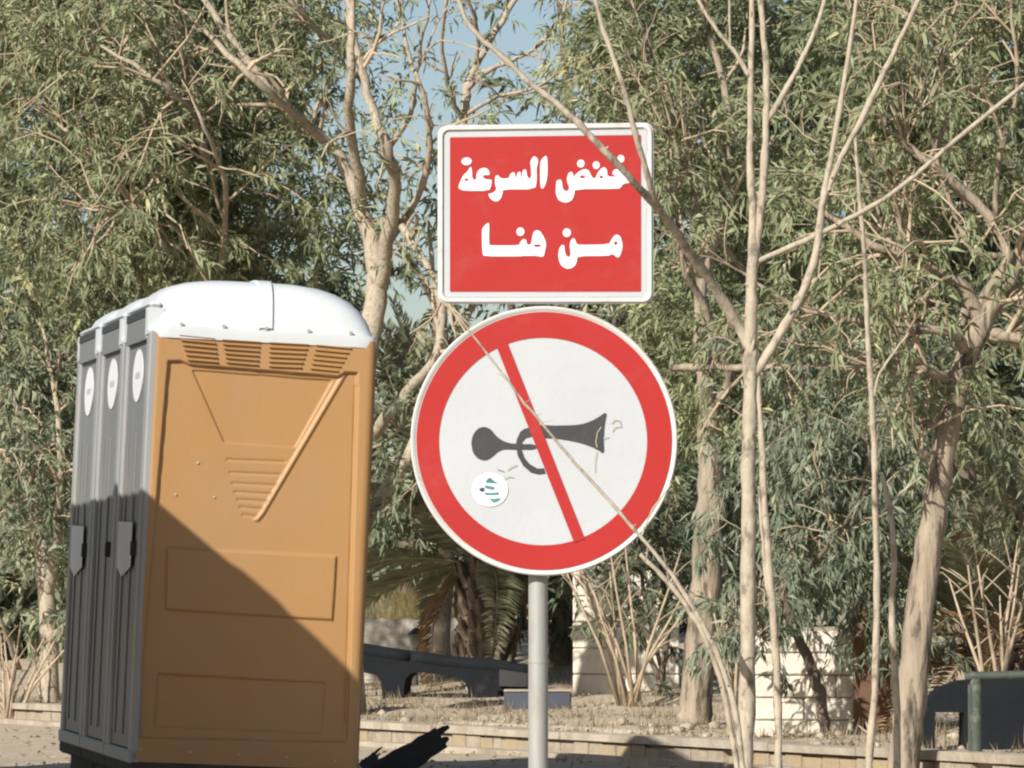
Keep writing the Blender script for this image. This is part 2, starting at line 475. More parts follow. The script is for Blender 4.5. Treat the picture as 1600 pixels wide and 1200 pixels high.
def make_toilet():
    root = empty('portable_toilet', (0, 0, 0))
    # shell behind the faces
    b = MB()
    b.box(.03, TD - .004, .03, TW - .004, .0, TH - .004)
    b.build('shell', M['orange'], root)
    sw = link_mesh('side_wall', make_side_wall(), root)
    # vent slots: four trapezoid groups of louvres, each louvre a recessed dark-bottomed slot with a lip
    lou = []
    groups = [((585, 355), (752, 372), (768, 503), (632, 492)), ((785, 377), (962, 388), (952, 516), (808, 503)),
              ((1005, 390), (1190, 400), (1150, 528), (1003, 522)), ((1225, 402), (1390, 418), (1318, 545), (1192, 532))]
    for g in groups:
        (ax, ay), (bx, by), (cx, cy), (dx, dy) = g
        for k in range(6):
            t0 = k / 6 + .02; t1 = t0 + .075
            q = []
            for t, s_ in ((t0, 0), (t0, 1), (t1, 1), (t1, 0)):
                lx = ax + (dx - ax) * t; ly = ay + (dy - ay) * t
                rx = bx + (cx - bx) * t; ry = by + (cy - by) * t
                q.append(c1(lx + (rx - lx) * s_, ly + (ry - ly) * s_))
            mb = MB()
            # hood: an overhanging lip above a slot
            (u0, z0), (u1, z1), (u2, z2), (u3, z3) = q
            mb.add([(u0, -.002, z0), (u1, -.002, z1), (u2, -.018, z2), (u3, -.018, z3), (u2, .0, z2 - .004), (u3, .0, z3 - .004)],
                   [(0, 1, 2, 3), (3, 2, 4, 5), (0, 3, 5), (1, 4, 2)])
            mb.build('louvre', M['orange'], sw)
    for (x, y, cc) in ((677, 958, c1), (575, 1105, c1), (752, 1118, c1), (415, 1115, c2), (640, 1125, c2), (862, 1135, c2), (1085, 1150, c2), (1310, 1165, c2)):
        u_, z_ = cc(x, y)
        mb = MB(); mb.tube([(u_, .03, z_), (u_, -.008 if cc is c2 else .012, z_)], .0065, 8)
        mb.build('screw', M['screw'], sw)
    # far side and back walls
    MB().box(.02, TD - .02, TW - .003, TW, .01, TH - .003).build('far_side_wall', M['orange'], root)
    MB().box(TD - .003, TD + .012, .05, TW - .05, .01, TH - .003).build('back_wall', M['orange'], root)
    # door side (x = 0 looks to the left)
    MB().box(-.012, .03, .0, .13, 0, TH - .003, .01).build('corner_post', M['post'], root)
    MB().box(-.012, .03, TW - .13, TW, 0, TH - .003, .01).build('corner_post', M['post'], root)
    d = MB()
    d.box(.004, .03, .132, TW - .132, .06, TH - .044)
    door = d.build('door', M['grey'], root)
    for y0 in (.20, .52, .86):
        MB().box(-.004, .006, y0 - .04, y0 + .04, .12, 1.62, .003).build('door_rib', M['grey'], door)
    MB().box(-.028, .006, .26, .30, 1.0, 1.08, .008).build('door_handle', M['dark'], door)
    mb = MB(); mb.slab([[(.003, y, z) for y, z in ell(.55, 1.905, .21, .132, 36)]], (-.004, 0, 0))
    mb.build('oval_sign', M['sticker'], door)
    mb = MB(); mb.sheet([[(-.0022, y, z) for y, z in [(.46, 1.89), (.64, 1.89), (.64, 1.92), (.46, 1.92)]], ])
    mb.build('oval_print', M['print'], door)
    MB().box(-.020, .03, .165, TW - .165, TH - .042, TH + .068).build('door_head', M['grey'], root)
    MB().box(-.024, .06, .165, TW - .165, TH + .070, TH + .108).build('door_header_gap', M['dark'], root)
    MB().box(-.02, .03, .0, TW, -.01, .055, .006).build('threshold', M['post'], root)
    # base and skids
    MB().box(-.01, TD + .01, -.012, TW + .01, -.07, -.002, .01).build('base', M['skid'], root)
    for x0 in (.06, .50, .93):
        MB().box(x0, x0 + .12, -.05, TW + .05, -.26, -.072).build('skid', M['skid'], root)
    # roof: flange and dome built of superellipse rings
    A = TD / 2; B = TW / 2
    def ring(hx, hy, z, p, n=56):
        out = []
        for k in range(n):
            an = 2 * math.pi * (k + .5) / n
            c, s_ = math.cos(an), math.sin(an)
            hq = hx if c > 0 else hx + max(0, min(.075, (A - hx) * .55)) * (1 if A - hx < .4 else 0)
            out.append((TD / 2 + hq * math.copysign(abs(c) ** (2 / p), c), TW / 2 + hy * math.copysign(abs(s_) ** (2 / p), s_), z))
        return out
    zb = TH
    prof = [(A + .012, B + .012, -.035, 16), (A + .016, B + .016, .0, 16), (A + .014, B + .014, .022, 16), (A - .004, B - .004, .026, 14), (A - .006, B - .008, .05, 10),
            (A - .022, B - .018, .10, 8), (A - .055, B - .032, .15, 7), (A - .105, B - .052, .195, 6), (A - .17, B - .08, .23, 5.5), (A - .25, B - .12, .255, 5),
            (A - .34, B - .19, .27, 4), (A - .43, B - .30, .277, 3), (A - .50, B - .45, .28, 3)]
    mb = MB(); mb.loft([ring(a_, b_, zb + z_, p_) for a_, b_, z_, p_ in prof], cap=True)
    roof = mb.build('roof', M['roof'], root, smooth=True)
    # raised rib over the crown of the roof
    def rib(x0, x1, lift):
        rg = []
        for (a_, b_, z_, p_) in prof[3:]:
            rg.append((TW / 2 - b_, zb + z_))
        fr = []
        for y_, z_ in rg: fr.append((y_, z_))
        m2 = MB(); vs_ = []; fs = []
        for (y_, z_) in fr:
            vs_ += [(x0, y_ + .004, z_ - .01), (x0 + .012, y_ - lift, z_ + lift), (x1 - .012, y_ - lift, z_ + lift), (x1, y_ + .004, z_ - .01)]
        for k in range(len(fr) - 1):
            for j in range(3):
                b0 = k * 4 + j
                fs.append((b0, b0 + 1, b0 + 5, b0 + 4))
        m2.add(vs_, fs)
        return m2.build('roof_rib', M['roof'], roof, smooth=True)
    rib(.515, .60, .010)
    # white tongues of the roof coming down on the corner posts
    for y0, y1 in ((.05, .16), (TW - .16, TW - .05)):
        mb = MB()
        mb.slab([[(.06, y0, zb + .112), (.06, y1, zb + .112), (.06, y1 - .012, zb + .05), (.06, (y0 + y1) / 2 + .04, zb - .02), (.06, (y0 + y1) / 2 - .04, zb - .02), (.06, y0 + .006, zb + .0)]], (-.08, 0, 0))
        mb.build('roof_tongue', M['roof'], roof)
    MB().box(-.014, .05, .06, TW - .06, zb + .1135, zb + .145, .014).build('roof_fascia', M['roof'], roof)
    for k in range(5):
        u_, z_ = c1(600 + 196 * k, 308 + 15 * k)
        mb = MB(); mb.tube([(u_, .0, TH + .035), (u_, -.012, TH + .035)], .009, 8)
        mb.build('screw', M['screw'], roof)
    return root

toilet = make_toilet()
labels = ['portable toilet whose big orange side wall with vents shows in full',
          'middle portable toilet in the row of three, grey door with bare lower half',
          'portable toilet at the end of the row beside the forked pale tree trunk']
toilets = [toilet, copy_tree(toilet), copy_tree(toilet)]
E4 = rot.to_4x4()
for k, t_ in enumerate(toilets):
    t_.matrix_world = Matrix.Translation(O + rot @ Vector((0, PITCHY * k, 0))) @ E4
    tag(t_, labels[k], 'toilet', 'portable toilets standing in a row')
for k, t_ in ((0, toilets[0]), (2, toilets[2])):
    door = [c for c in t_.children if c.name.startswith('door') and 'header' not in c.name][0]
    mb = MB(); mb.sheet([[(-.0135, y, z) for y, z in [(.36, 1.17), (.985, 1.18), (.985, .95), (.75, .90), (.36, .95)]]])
    mb.build('sunlit_gap_patch', M['sticker'], door)  # pale sheet imitating sunlit gaps in the shadow across the doors

# ------------------------------------------------------------------ road sign
DS = 12.0
sroot_loc = Vector((P(841, 900, DS).x, DS + .04, gz(P(841, 900, DS).x, DS)))
sign = empty('road_sign', sroot_loc)
tag(sign, 'red rectangular warning board above a round no-horn sign on one grey pole', 'road sign')
def sp(px, py, d=0.0):
    q = P(px, py, DS); q.y -= d
    return q
mb = MB()
pb = P(841, 1240, DS)
mb.tube([(sroot_loc.x, DS + .04, sroot_loc.z - .3), (sroot_loc.x, DS + .04, P(0, 1036, DS).z)], .0232, 20)
mb.tube([(sroot_loc.x, DS + .04, P(0, 1036, DS).z), (sroot_loc.x, DS + .04, P(0, 1030, DS).z)], .0242, 20)
mb.tube([(sroot_loc.x, DS + .04, P(0, 1030, DS).z), (sroot_loc.x, DS + .04, P(0, 225, DS).z)], .0228, 20)
mb.build('pole', M['pole'], sign, sroot_loc, smooth=True)
def rrect(x0, y0, x1, y1, r_, n=6):
    out = []
    for cx, cy, a0 in ((x1 - r_, y0 + r_, -90), (x1 - r_, y1 - r_, 0), (x0 + r_, y1 - r_, 90), (x0 + r_, y0 + r_, 180)):
        for k in range(n + 1):
            an = R(a0 + 90 * k / n)
            out.append((cx + r_ * math.cos(an), cy + r_ * math.sin(an)))
    return out
def s3(poly, d): return [sp(x, y, d) for x, y in poly]
def slab_on(name, loops, d0, d1, m, par, smooth=False):
    mb = MB(); mb.slab([s3(l, d1) for l in loops], (0, d1 - d0, 0))
    return mb.build(name, m, par, sroot_loc, smooth)
def sheet_on(name, loops, d, m, par):
    mb = MB()
    for l in loops: mb.sheet([s3(q, d) for q in l])
    return mb.build(name, m, par, sroot_loc)
# rectangular plate with slight tilt: top edge rises a little to the right
def tl(poly): return [(x, y - (x - 850) * .014 * (1 - (y - 192) / 283.)) for x, y in poly]
plate = slab_on('rectangular_plate', [tl(rrect(684, 194, 1021, 475, 15))], 0, .004, M['rim'], sign)
# pressed border ridge, built as a raised ring with a rounded top
def ring_loft(outer, inner, d0, d1, m, name, par):
    n = len(outer); mid1 = [(o[0] * .7 + i_[0] * .3, o[1] * .7 + i_[1] * .3) for o, i_ in zip(outer, inner)]
    mid2 = [(o[0] * .3 + i_[0] * .7, o[1] * .3 + i_[1] * .7) for o, i_ in zip(outer, inner)]
    mb = MB(); mb.loft([s3(outer, d0), s3(mid1, d1), s3(mid2, d1), s3(inner, d0)], cap=False)
    return mb.build(name, m, par, sroot_loc, smooth=True)
ring_loft(tl(rrect(684.5, 194.5, 1020.5, 474.5, 15)), tl(rrect(694, 204, 1011, 465, 9)), .004, .011, M['rim'], 'pressed_border', plate)
sheet_on('white_band', [[tl(rrect(694.5, 204.5, 1010.5, 464.5, 7))]], .0052, M['white'], plate)
sheet_on('red_field', [[tl(rrect(703, 213, 1001.5, 456, 1.5, 2))]], .0064, M['red'], plate)

G1 = lambda l: [(705 + x / 10., 230 + y / 10.) for x, y in l]
G2 = lambda l: [(855 + x / 10., 230 + y / 10.) for x, y in l]
G3 = lambda l: [(735 + x / 12.31, 340 + y / 12.31) for x, y in l]
G4 = lambda l: [(860 + x / 12.31, 340 + y / 12.31) for x, y in l]
alif = G1(chaikin([(1390, 250), (1412, 190), (1500, 115), (1508, 400), (1485, 560), (1440, 650), (1400, 650), (1388, 500)]))
lsr = G1(chaikin([(1232, 250), (1262, 170), (1310, 140), (1360, 200), (1352, 270), (1332, 330), (1338, 520), (1312, 664), (804, 664), (804, 720), (775, 810), (720, 856), (650, 840), (605, 800), (575, 730), (650, 722), (712, 660), (688, 600), (682, 500), (698, 445), (735, 440), (770, 492), (900, 492), (925, 415), (992, 388), (1003, 478), (1018, 478), (1034, 400), (1084, 382), (1090, 478), (1104, 478), (1114, 368), (1168, 342), (1190, 480), (1252, 492), (1247, 320)], 1))
ayn = G1(chaikin([(110, 625), (150, 520), (190, 440), (260, 380), (300, 305), (322, 335), (332, 512), (395, 512), (392, 430), (430, 355), (510, 322), (575, 345), (608, 425), (580, 442), (530, 435), (488, 455), (510, 492), (570, 510), (635, 510), (628, 600), (592, 686), (200, 686), (125, 655)], 1))
ayn_h = G1(ell(240, 512, 32, 22, 10))
tdot = G1(ell(240, 225, 80, 60))
kfd = G2(chaikin([(145, 525), (212, 505), (232, 560), (240, 640), (270, 688), (322, 688), (348, 640), (310, 540), (308, 480), (338, 395), (395, 390), (412, 470), (450, 420), (520, 370), (590, 342), (650, 365), (692, 460), (722, 492), (758, 482), (788, 400), (850, 328), (900, 315), (934, 360), (942, 462), (1085, 466), (1005, 420), (1050, 348), (1120, 348), (1200, 405), (1260, 430), (1328, 435), (1334, 490), (1290, 562), (1190, 572), (1150, 632), (1120, 655), (432, 660), (424, 740), (392, 825), (320, 868), (250, 868), (168, 825), (132, 720), (138, 600)], 1))
kfd_h1 = G2(ell(552, 468, 44, 24, 10)); kfd_h2 = G2(ell(845, 470, 28, 24, 10))
kd = [G2(ell(525, 260, 58, 62)), G2(ell(765, 285, 55, 60)), G2(ell(1150, 185, 55, 60))]
hna = G3(chaikin([(220, 250), (238, 200), (300, 130), (350, 100), (364, 150), (358, 515), (385, 540), (940, 540), (955, 480), (1010, 415), (1072, 425), (1088, 520), (1155, 530), (1178, 450), (1208, 290), (1260, 245), (1335, 258), (1392, 340), (1445, 450), (1458, 540), (1432, 650), (1412, 752), (1340, 760), (1290, 740), (1000, 740), (980, 750), (262, 750), (230, 690)], 1))
hna_h = G3(ell(1290, 545, 75, 26, 12))
hdot = G3(ell(962, 275, 76, 82))
mn = G4(chaikin([(150, 700), (178, 580), (220, 528), (268, 535), (275, 650), (300, 730), (340, 768), (388, 740), (385, 650), (368, 560), (388, 450), (432, 395), (474, 420), (502, 510), (560, 530), (1128, 520), (1170, 430), (1230, 346), (1290, 330), (1345, 368), (1385, 500), (1385, 600), (1344, 720), (1312, 772), (1268, 766), (1220, 715), (1160, 712), (1130, 740), (522, 745), (508, 850), (472, 932), (400, 984), (300, 988), (208, 932), (160, 820)], 1))
mn_h = G4(ell(1255, 497, 36, 34, 10)); mdot = G4(ell(315, 295, 78, 82))
sheet_on('lettering', [[tdot], [alif], [lsr], [ayn, ayn_h], [kfd, kfd_h1, kfd_h2], [kd[0]], [kd[1]], [kd[2]], [hna, hna_h], [hdot], [mn, mn_h], [mdot]], .0076, M['sticker'], plate)

# round plate
CX, CY = 850, 689
disc = slab_on('round_plate', [ell(CX, CY, 208, 210, 96)], 0, .004, M['rim'], sign)
mb = MB()
mb.loft([s3(ell(CX, CY, 208.5, 210.5, 96), -.012), s3(ell(CX, CY, 208.5, 210.5, 96), .006), s3(ell(CX, CY, 206.5, 208.5, 96), .009), s3(ell(CX, CY, 203, 205, 96), .0075), s3(ell(CX, CY, 200.5, 202.5, 96), .0042)], cap=False)
mb.build('rolled_edge', M['rim'], disc, sroot_loc, smooth=True)
sheet_on('white_field', [[ell(CX - 1, CY + 1, 166, 166, 96)]], .0052, M['white'], disc)
sheet_on('red_ring', [[ell(CX, CY, 199.5, 201.5, 96), ell(CX - 1.5, CY + 1, 162.5, 162, 96)[::-1]]], .0064, M['red'], disc)
G5 = lambda l: [(720 + x / 5.926, 620 + y / 5.926) for x, y in l]
bulb = G5(chaikin([(95, 430), (112, 350), (160, 292), (220, 276), (280, 302), (322, 358), (380, 405), (450, 430), (510, 436), (700, 440), (700, 492), (510, 492), (400, 487), (342, 512), (290, 562), (230, 594), (160, 577), (112, 520)], 1))
loop = G5([(640, 284), (590, 296), (550, 325), (520, 390), (508, 450), (528, 550), (578, 640), (650, 702), (720, 720), (785, 712), (770, 662), (710, 665), (640, 625), (592, 570), (562, 490), (567, 425), (600, 385), (660, 368)])
bell = G5(chaikin([(600, 288), (720, 258), (850, 268), (1050, 264), (1150, 248), (1250, 206), (1355, 132), (1330, 260), (1320, 400), (1328, 535), (1250, 480), (1120, 430), (950, 395), (800, 382), (640, 377)], 1))
sheet_on('horn_bulb', [[bulb]], .0064, M['black'], disc)
sheet_on('horn_loop', [[loop]], .0068, M['black'], disc)
sheet_on('horn_bell', [[bell]], .0072, M['black'], disc)
sheet_on('slash', [[[(775, 540), (791, 532), (913.5, 842), (897, 848)]]], .0084, M['red'], disc)
stick = sheet_on('round_sticker', [[G5(ell(270, 860, 168, 158, 32))]], .0076, M['sticker'], disc)
G6 = lambda l: [(730 + x / 17.14, 730 + y / 17.14) for x, y in l]
sheet_on('sticker_emblem', [[G6([(490, 380), (560, 300), (630, 280), (720, 370), (830, 430), (690, 425), (520, 420)])],
                            [G6([(460, 500), (520, 490), (720, 530), (740, 590), (650, 600), (480, 560)])],
                            [G6([(450, 680), (640, 690), (850, 670), (840, 740), (640, 745), (490, 745)])],
                            [G6([(580, 830), (700, 850), (850, 830), (910, 840), (800, 930), (690, 950)])]], .0088, M['teal'], stick)
sheet_on('sticker_tail', [[G6([(310, 590), (400, 540), (470, 570), (450, 650), (370, 660)])]], .0088, M['bluegrey'], stick)
def stroke(pts, wd):
    out = []
    L_ = []; R_ = []
    for i, (x, y) in enumerate(pts):
        a_ = pts[max(i - 1, 0)]; b_ = pts[min(i + 1, len(pts) - 1)]
        dx, dy = b_[0] - a_[0], b_[1] - a_[1]; l = math.hypot(dx, dy) or 1
        L_.append((x - dy / l * wd * .5, y + dx / l * wd * .5)); R_.append((x + dy / l * wd * .5, y - dx / l * wd * .5))
    return L_ + R_[::-1]
for q in [[G5(stroke([(1262, 470), (1250, 420), (1265, 330), (1300, 280)], 9))], [G5(stroke([(1240, 700), (1240, 620), (1258, 500)], 6))],
                         [G5(stroke([(1400, 320), (1430, 280), (1485, 275), (1470, 220), (1420, 215), (1395, 250)], 9))], [G5(stroke([(1320, 390), (1370, 370)], 7))],
                         [G5(stroke([(335, 670), (400, 690)], 8))], [G5(stroke([(430, 680), (470, 650), (520, 630)], 8))], [G5(stroke([(400, 760), (440, 740), (490, 745)], 7))],
                         [[(1000, 838), (1018, 795), (1048, 755), (1049, 757), (1020, 797), (1003, 838)]]]:
    sheet_on('scuff', [q], .0092, M['scuff'], disc)
# two brackets that clamp the plates to the pole
for py in (240, 430, 560, 820):
    z = P(0, py, DS).z
    MB().box(sroot_loc.x - .05, sroot_loc.x + .05, DS + .0005, DS + .07, z - .012, z + .012, .002).build('bracket', M['pole'], sign).location = -sroot_loc

# ------------------------------------------------------------------ trees
def norm(a): return a / (np.linalg.norm(a, axis=-1, keepdims=True) + 1e-9)
def rand_unit(n): return norm(rng.normal(size=(n, 3)))

def leaf_arrays(C, Dr, n, L, ll, lw, droop, tint0, tint_sd):
    N = len(C)
    t = rng.random((N, n, 1)) ** .8
    base = C[:, None, :] + Dr[:, None, :] * t * L + rng.normal(size=(N, n, 3)) * .012
    d = norm(Dr[:, None, :] * .55 + rng.normal(size=(N, n, 3)) * .52 + np.array([0, 0, -droop]))
    base = base.reshape(-1, 3); d = d.reshape(-1, 3)
    m = len(base)
    side = norm(np.cross(d, norm(rand_unit(m) + .75 * np.array(to_sun)))); nr = np.cross(side, d)
    l = (ll * (.45 + 1.1 * rng.random(m)))[:, None]; wd = lw * (.65 + .95 * rng.random(m))[:, None]
    mid = base + d * l * .45
    tip = base + d * l + np.array([0, 0, -1]) * l * .18
    V_ = np.stack([base, mid + side * wd / 2 + nr * wd * .18, tip, mid - side * wd / 2 + nr * wd * .18], 1).reshape(-1, 3)
    b = np.arange(m)[:, None] * 4
    f_ = np.concatenate([b + [0, 1, 2], b + [0, 2, 3]], 0)
    tint = np.clip(np.repeat(tint0, n) + rng.normal(size=m) * tint_sd, 0, 1)
    return V_, f_, np.repeat(tint, 4)

def twig_arrays(C, Dr, L, r0):
    """thin three-sided tapering twigs"""
    N = len(C)
    a_ = norm(np.cross(Dr, rand_unit(N))); b_ = np.cross(Dr, a_)
    out = []
    for e, r_ in ((-.35, r0), (1.0, r0 * .45)):
        for k in range(3):
            an = 2 * math.pi * k / 3
            out.append(C + Dr * (L * e) + (a_ * math.cos(an) + b_ * math.sin(an)) * r_)
    V_ = np.stack(out, 1).reshape(-1, 3)
    b = np.arange(N)[:, None] * 6
    f_ = np.concatenate([b + [0, 1, 4, 3], b + [1, 2, 5, 4], b + [2, 0, 3, 5]], 0)
    return V_, f_

def limb_pts(limb, D, wob=.0):
    """(px, py, radius px, depth offset) -> smooth 3-D points and radii"""
    q = []
    for i, p in enumerate(limb):
        off = p[3] if len(p) > 3 else 0
        d = D + off
        q.append((np.array(P(p[0], p[1], d)), p[2] * d / F))
    pts = np.array([a for a, b in q]); rad = np.array([b for a, b in q])
    n = len(pts); res = []; rr = []
    for i in range(n - 1):
        p0 = pts[max(i - 1, 0)]; p1 = pts[i]; p2 = pts[i + 1]; p3 = pts[min(i + 2, n - 1)]
        for k in range(4):
            t = k / 4
            res.append(.5 * ((2 * p1) + (-p0 + p2) * t + (2 * p0 - 5 * p1 + 4 * p2 - p3) * t * t + (-p0 + 3 * p1 - 3 * p2 + p3) * t ** 3))
            rr.append(rad[i] * (1 - t) + rad[i + 1] * t)
    res.append(pts[-1]); rr.append(rad[-1])
    res = np.array(res)
    if wob: res[2:] += rng.normal(size=res[2:].shape) * wob
    return res, np.array(rr)

def side_branches(pts, rad, count, lmin, lmax, mb, tips, up=.35, depth=1, lo=.25):
    n = len(pts)
    for _ in range(count):
        i = int(rng.integers(int(n * lo), n - 1))
        ax = norm((pts[min(i + 1, n - 1)] - pts[max(i - 1, 0)]))
        d = norm(rand_unit(1)[0] * np.array([1, .7, 1]) + ax * .7 + np.array([0, -.12, up]))
        L = rng.uniform(lmin, lmax)
        r0 = min(rad[i] * .55, .012 + .012 * L)
        p = pts[i].copy(); q = [p.copy()]; rr = [r0]
        m = 5
        for k in range(m):
            d = norm(d + rng.normal(size=3) * .22 + np.array([0, 0, -.04 * k]))
            p = p + d * L / m
            q.append(p.copy()); rr.append(r0 * (1 - .8 * (k + 1) / m) + .0015)
        mb.tube(q, rr, 5, cap=False)
        q = np.array(q)
        for k in range(2, m + 1): tips.append((q[k], d))
        if depth > 0: side_branches(q, np.array(rr), 3, L * .35, L * .6, mb, tips, up * .5, depth - 1)

def blob_sprays(bl, D):
    """leaf sprays gathered in clumps inside an ellipsoid given by (px, py, rx, ry, depth offset, half depth m, sprays per m2)"""
    px, py, rx, ry, dD, rD, k = bl
    d = D + dD; sc = d / F
    c = np.array(P(px, py, d)); ax, az = rx * sc, ry * sc
    area = math.pi * ax * az
    n = max(6, int(area * k)); K = max(3, int(n / 16))
    u = rand_unit(K) * (rng.random((K, 1)) ** .42)
    cl = c + u * np.array([ax, rD, az])
    which = rng.integers(0, K, n)
    cr = rng.uniform(.10, .24, K)
    pos = cl[which] + rng.normal(size=(n, 3)) * cr[which][:, None]
    out = norm(pos - c + np.array([0, 0, .0]))
    dr = norm(out * .5 + rng.normal(size=(n, 3)) * .5 + np.array([0, -.15, 0]))
    tint = rng.normal() * .08 + np.clip(rng.normal(size=K) * .22 + .46, 0, .72)[which] + rng.normal(size=n) * .08
    return pos, dr, tint

def tree(name, label, D, base, limbs, blobs, leaf, bark, tip_frac=.4, limb_off=-.9, n_leaf=19, spray=.25, ll=.088, lw=.0185, droop=.35, sub=6, subl=(.5, 1.2), twigr=.0032, group=None, cat='tree', tips_leaf=True, wob=.006, tint_shift=0.0):
    bp = P(base[0], base[1], D + (base[2] if len(base) > 2 else 0))
    g = gz(bp.x, bp.y)
    bp = Vector((bp.x, bp.y, g))
    root = empty(name, bp)
    tag(root, label, cat, group)
    tr = MB(); br = MB(); tips = []
    for i, lb in enumerate(limbs):
        lb = list(lb)
        if i > 0: lb = [(p[0], p[1], p[2], (p[3] if len(p) > 3 else 0) + limb_off * min(1, k / 3)) for k, p in enumerate(lb)]
        e1, e0 = lb[-1], lb[-2]
        lb.append((2 * e1[0] - e0[0] + random.uniform(-12, 12), 2 * e1[1] - e0[1], 1.0, e1[3] if len(e1) > 3 else 0))
        pts, rad = limb_pts(lb, D, wob)
        if i == 0:
            low = np.array([bp.x, bp.y, g - .15])
            if pts[0][2] > g:
                pts = np.vstack([low, low + np.array([0, 0, .16]), pts]); rad = np.concatenate([[rad[0] * 1.35, rad[0] * 1.2], rad])
        tr.tube(pts, list(rad), 12 if max(rad) > .04 else 7, jit=.10)
        side_branches(pts, rad, sub + 2, subl[0], subl[1], br, tips, lo=.62 if i == 0 else .25)
    tr.build('trunk', bark, root, bp, smooth='all')
    if br.v: tag(br.build('branches', M['twig'], root, bp, smooth='all'), kind='stuff')
    tips = [t for t in tips if rng.random() < tip_frac]
    Cs, Ds, Ts = [], [], []
    for bl in blobs:
        p, d, t = blob_sprays(bl, D); Cs.append(p); Ds.append(d); Ts.append(t)
    if tips and tips_leaf:
        Cs.append(np.array([t[0] for t in tips])); Ds.append(norm(np.array([t[1] for t in tips]) + rng.normal(size=(len(tips), 3)) * .4)); Ts.append(np.full(len(tips), .45) + rng.normal(size=len(tips)) * .12)
    if Cs:
        C = np.concatenate(Cs); Dd = norm(np.concatenate(Ds)); T = np.concatenate(Ts) + tint_shift
        V_, f_, tn = leaf_arrays(C, Dd, n_leaf, spray, ll, lw, droop, T, .13)
        tag(link_mesh('crown', np_mesh('crown', V_ - np.array(bp), f_, leaf, tn), root), kind='stuff')
        sel = rng.random(len(C)) < .35
        V_, f_ = twig_arrays(C[sel], Dd[sel], spray, twigr)
        tag(link_mesh('twigs', np_mesh('twigs', V_ - np.array(bp), f_, M['twig']), root), kind='stuff')
    return root

TG = 'leafy trees along the garden'
# big leafy tree behind the toilets, its limbs fanning to the upper left
tree('leafy_tree', 'big olive-leaved tree spreading above the white toilet roofs', 40, (350, 1090),
     [[(350, 1040, 22), (345, 800, 21), (335, 560, 19), (318, 400, 16), (312, 310, 13), (285, 250, 10), (262, 215, 8), (240, 165, 7), (225, 120, 6), (205, 85, 6), (160, 50, 5), (105, 0, 4), (60, -50, 3)],
      [(312, 320, 8), (295, 285, 8), (265, 265, 7), (215, 260, 5), (180, 245, 4)],
      [(318, 330, 8), (330, 275, 7), (300, 180, 5, -.5), (270, 145, 4, -.7), (205, 100, 4, -.8)],
      [(255, 380, 6), (235, 355, 6), (200, 310, 5), (165, 250, 4), (100, 200, 3)],
      [(262, 390, 6, -.3), (240, 365, 6, -.4), (190, 340, 5, -.5), (160, 332, 3, -.6)],
      [(345, 420, 6, -.3), (352, 350, 5, -.4), (350, 280, 4, -.5), (320, 200, 3, -.6)],
      [(225, 160, 5, -.6), (170, 95, 4, -.7), (120, 80, 3, -.8)]],
     [(60, 60, 170, 140, .2, 1.0, 165), (250, 60, 190, 130, .0, 1.0, 170), (430, 90, 130, 130, .3, .9, 150), (160, 240, 210, 140, .3, 1.0, 165),
      (360, 260, 170, 140, .2, .9, 160), (70, 390, 160, 120, .3, .8, 160), (260, 400, 190, 90, .1, .7, 165), (440, 400, 110, 90, .2, .6, 150), (200, -60, 330, 90, .2, 1, 130)],
     M['leaf_a'], M['bark_pale'], sub=7, group=TG, limb_off=-1.5)
# forked tree whose trunk stands right behind the toilets
tree('leafy_tree', 'tall forked tree with pale bare trunk rising behind the orange toilet wall', 38.6, (512, 1120),
     [[(515, 1000, 27), (535, 750, 25), (566, 570, 22), (588, 470, 17), (586, 400, 15), (568, 335, 13), (546, 275, 10), (518, 228, 9), (470, 190, 9), (420, 140, 8), (360, 60, 6), (300, -30, 4)],
      [(594, 450, 13), (606, 370, 11), (618, 295, 10), (604, 225, 9), (578, 160, 7), (560, 90, 7), (545, 10, 6), (535, -60, 4)],
      [(565, 330, 10), (560, 270, 9), (545, 190, 8), (548, 100, 7), (550, 0, 5), (560, -60, 4)],
      [(602, 380, 9), (640, 330, 6), (670, 250, 5), (662, 150, 4), (640, 90, 3), (625, 20, 3)],
      [(520, 230, 8), (470, 185, 7), (445, 165, 7), (400, 125, 6), (340, 70, 5)],
      [(585, 350, 7), (620, 345, 7), (650, 390, 6), (690, 450, 5), (705, 490, 4)],
      [(548, 80, 6), (500, 50, 5), (455, 0, 4)], [(600, 240, 6), (640, 180, 4), (655, 90, 3), (670, 10, 2)]],
     [(470, 60, 110, 110, 0, .8, 85), (525, 140, 60, 140, .1, .7, 60), (480, 260, 70, 90, .2, .6, 90), (530, 390, 60, 80, .4, .5, 90), (620, 60, 45, 70, 0, .5, 30), (655, 260, 36, 45, 0, .4, 22), (520, -60, 120, 60, 0, .7, 60)],
     M['leaf_a'], M['bark_pale'], sub=4, subl=(.4, .9), group=TG, n_leaf=10, tip_frac=.14)
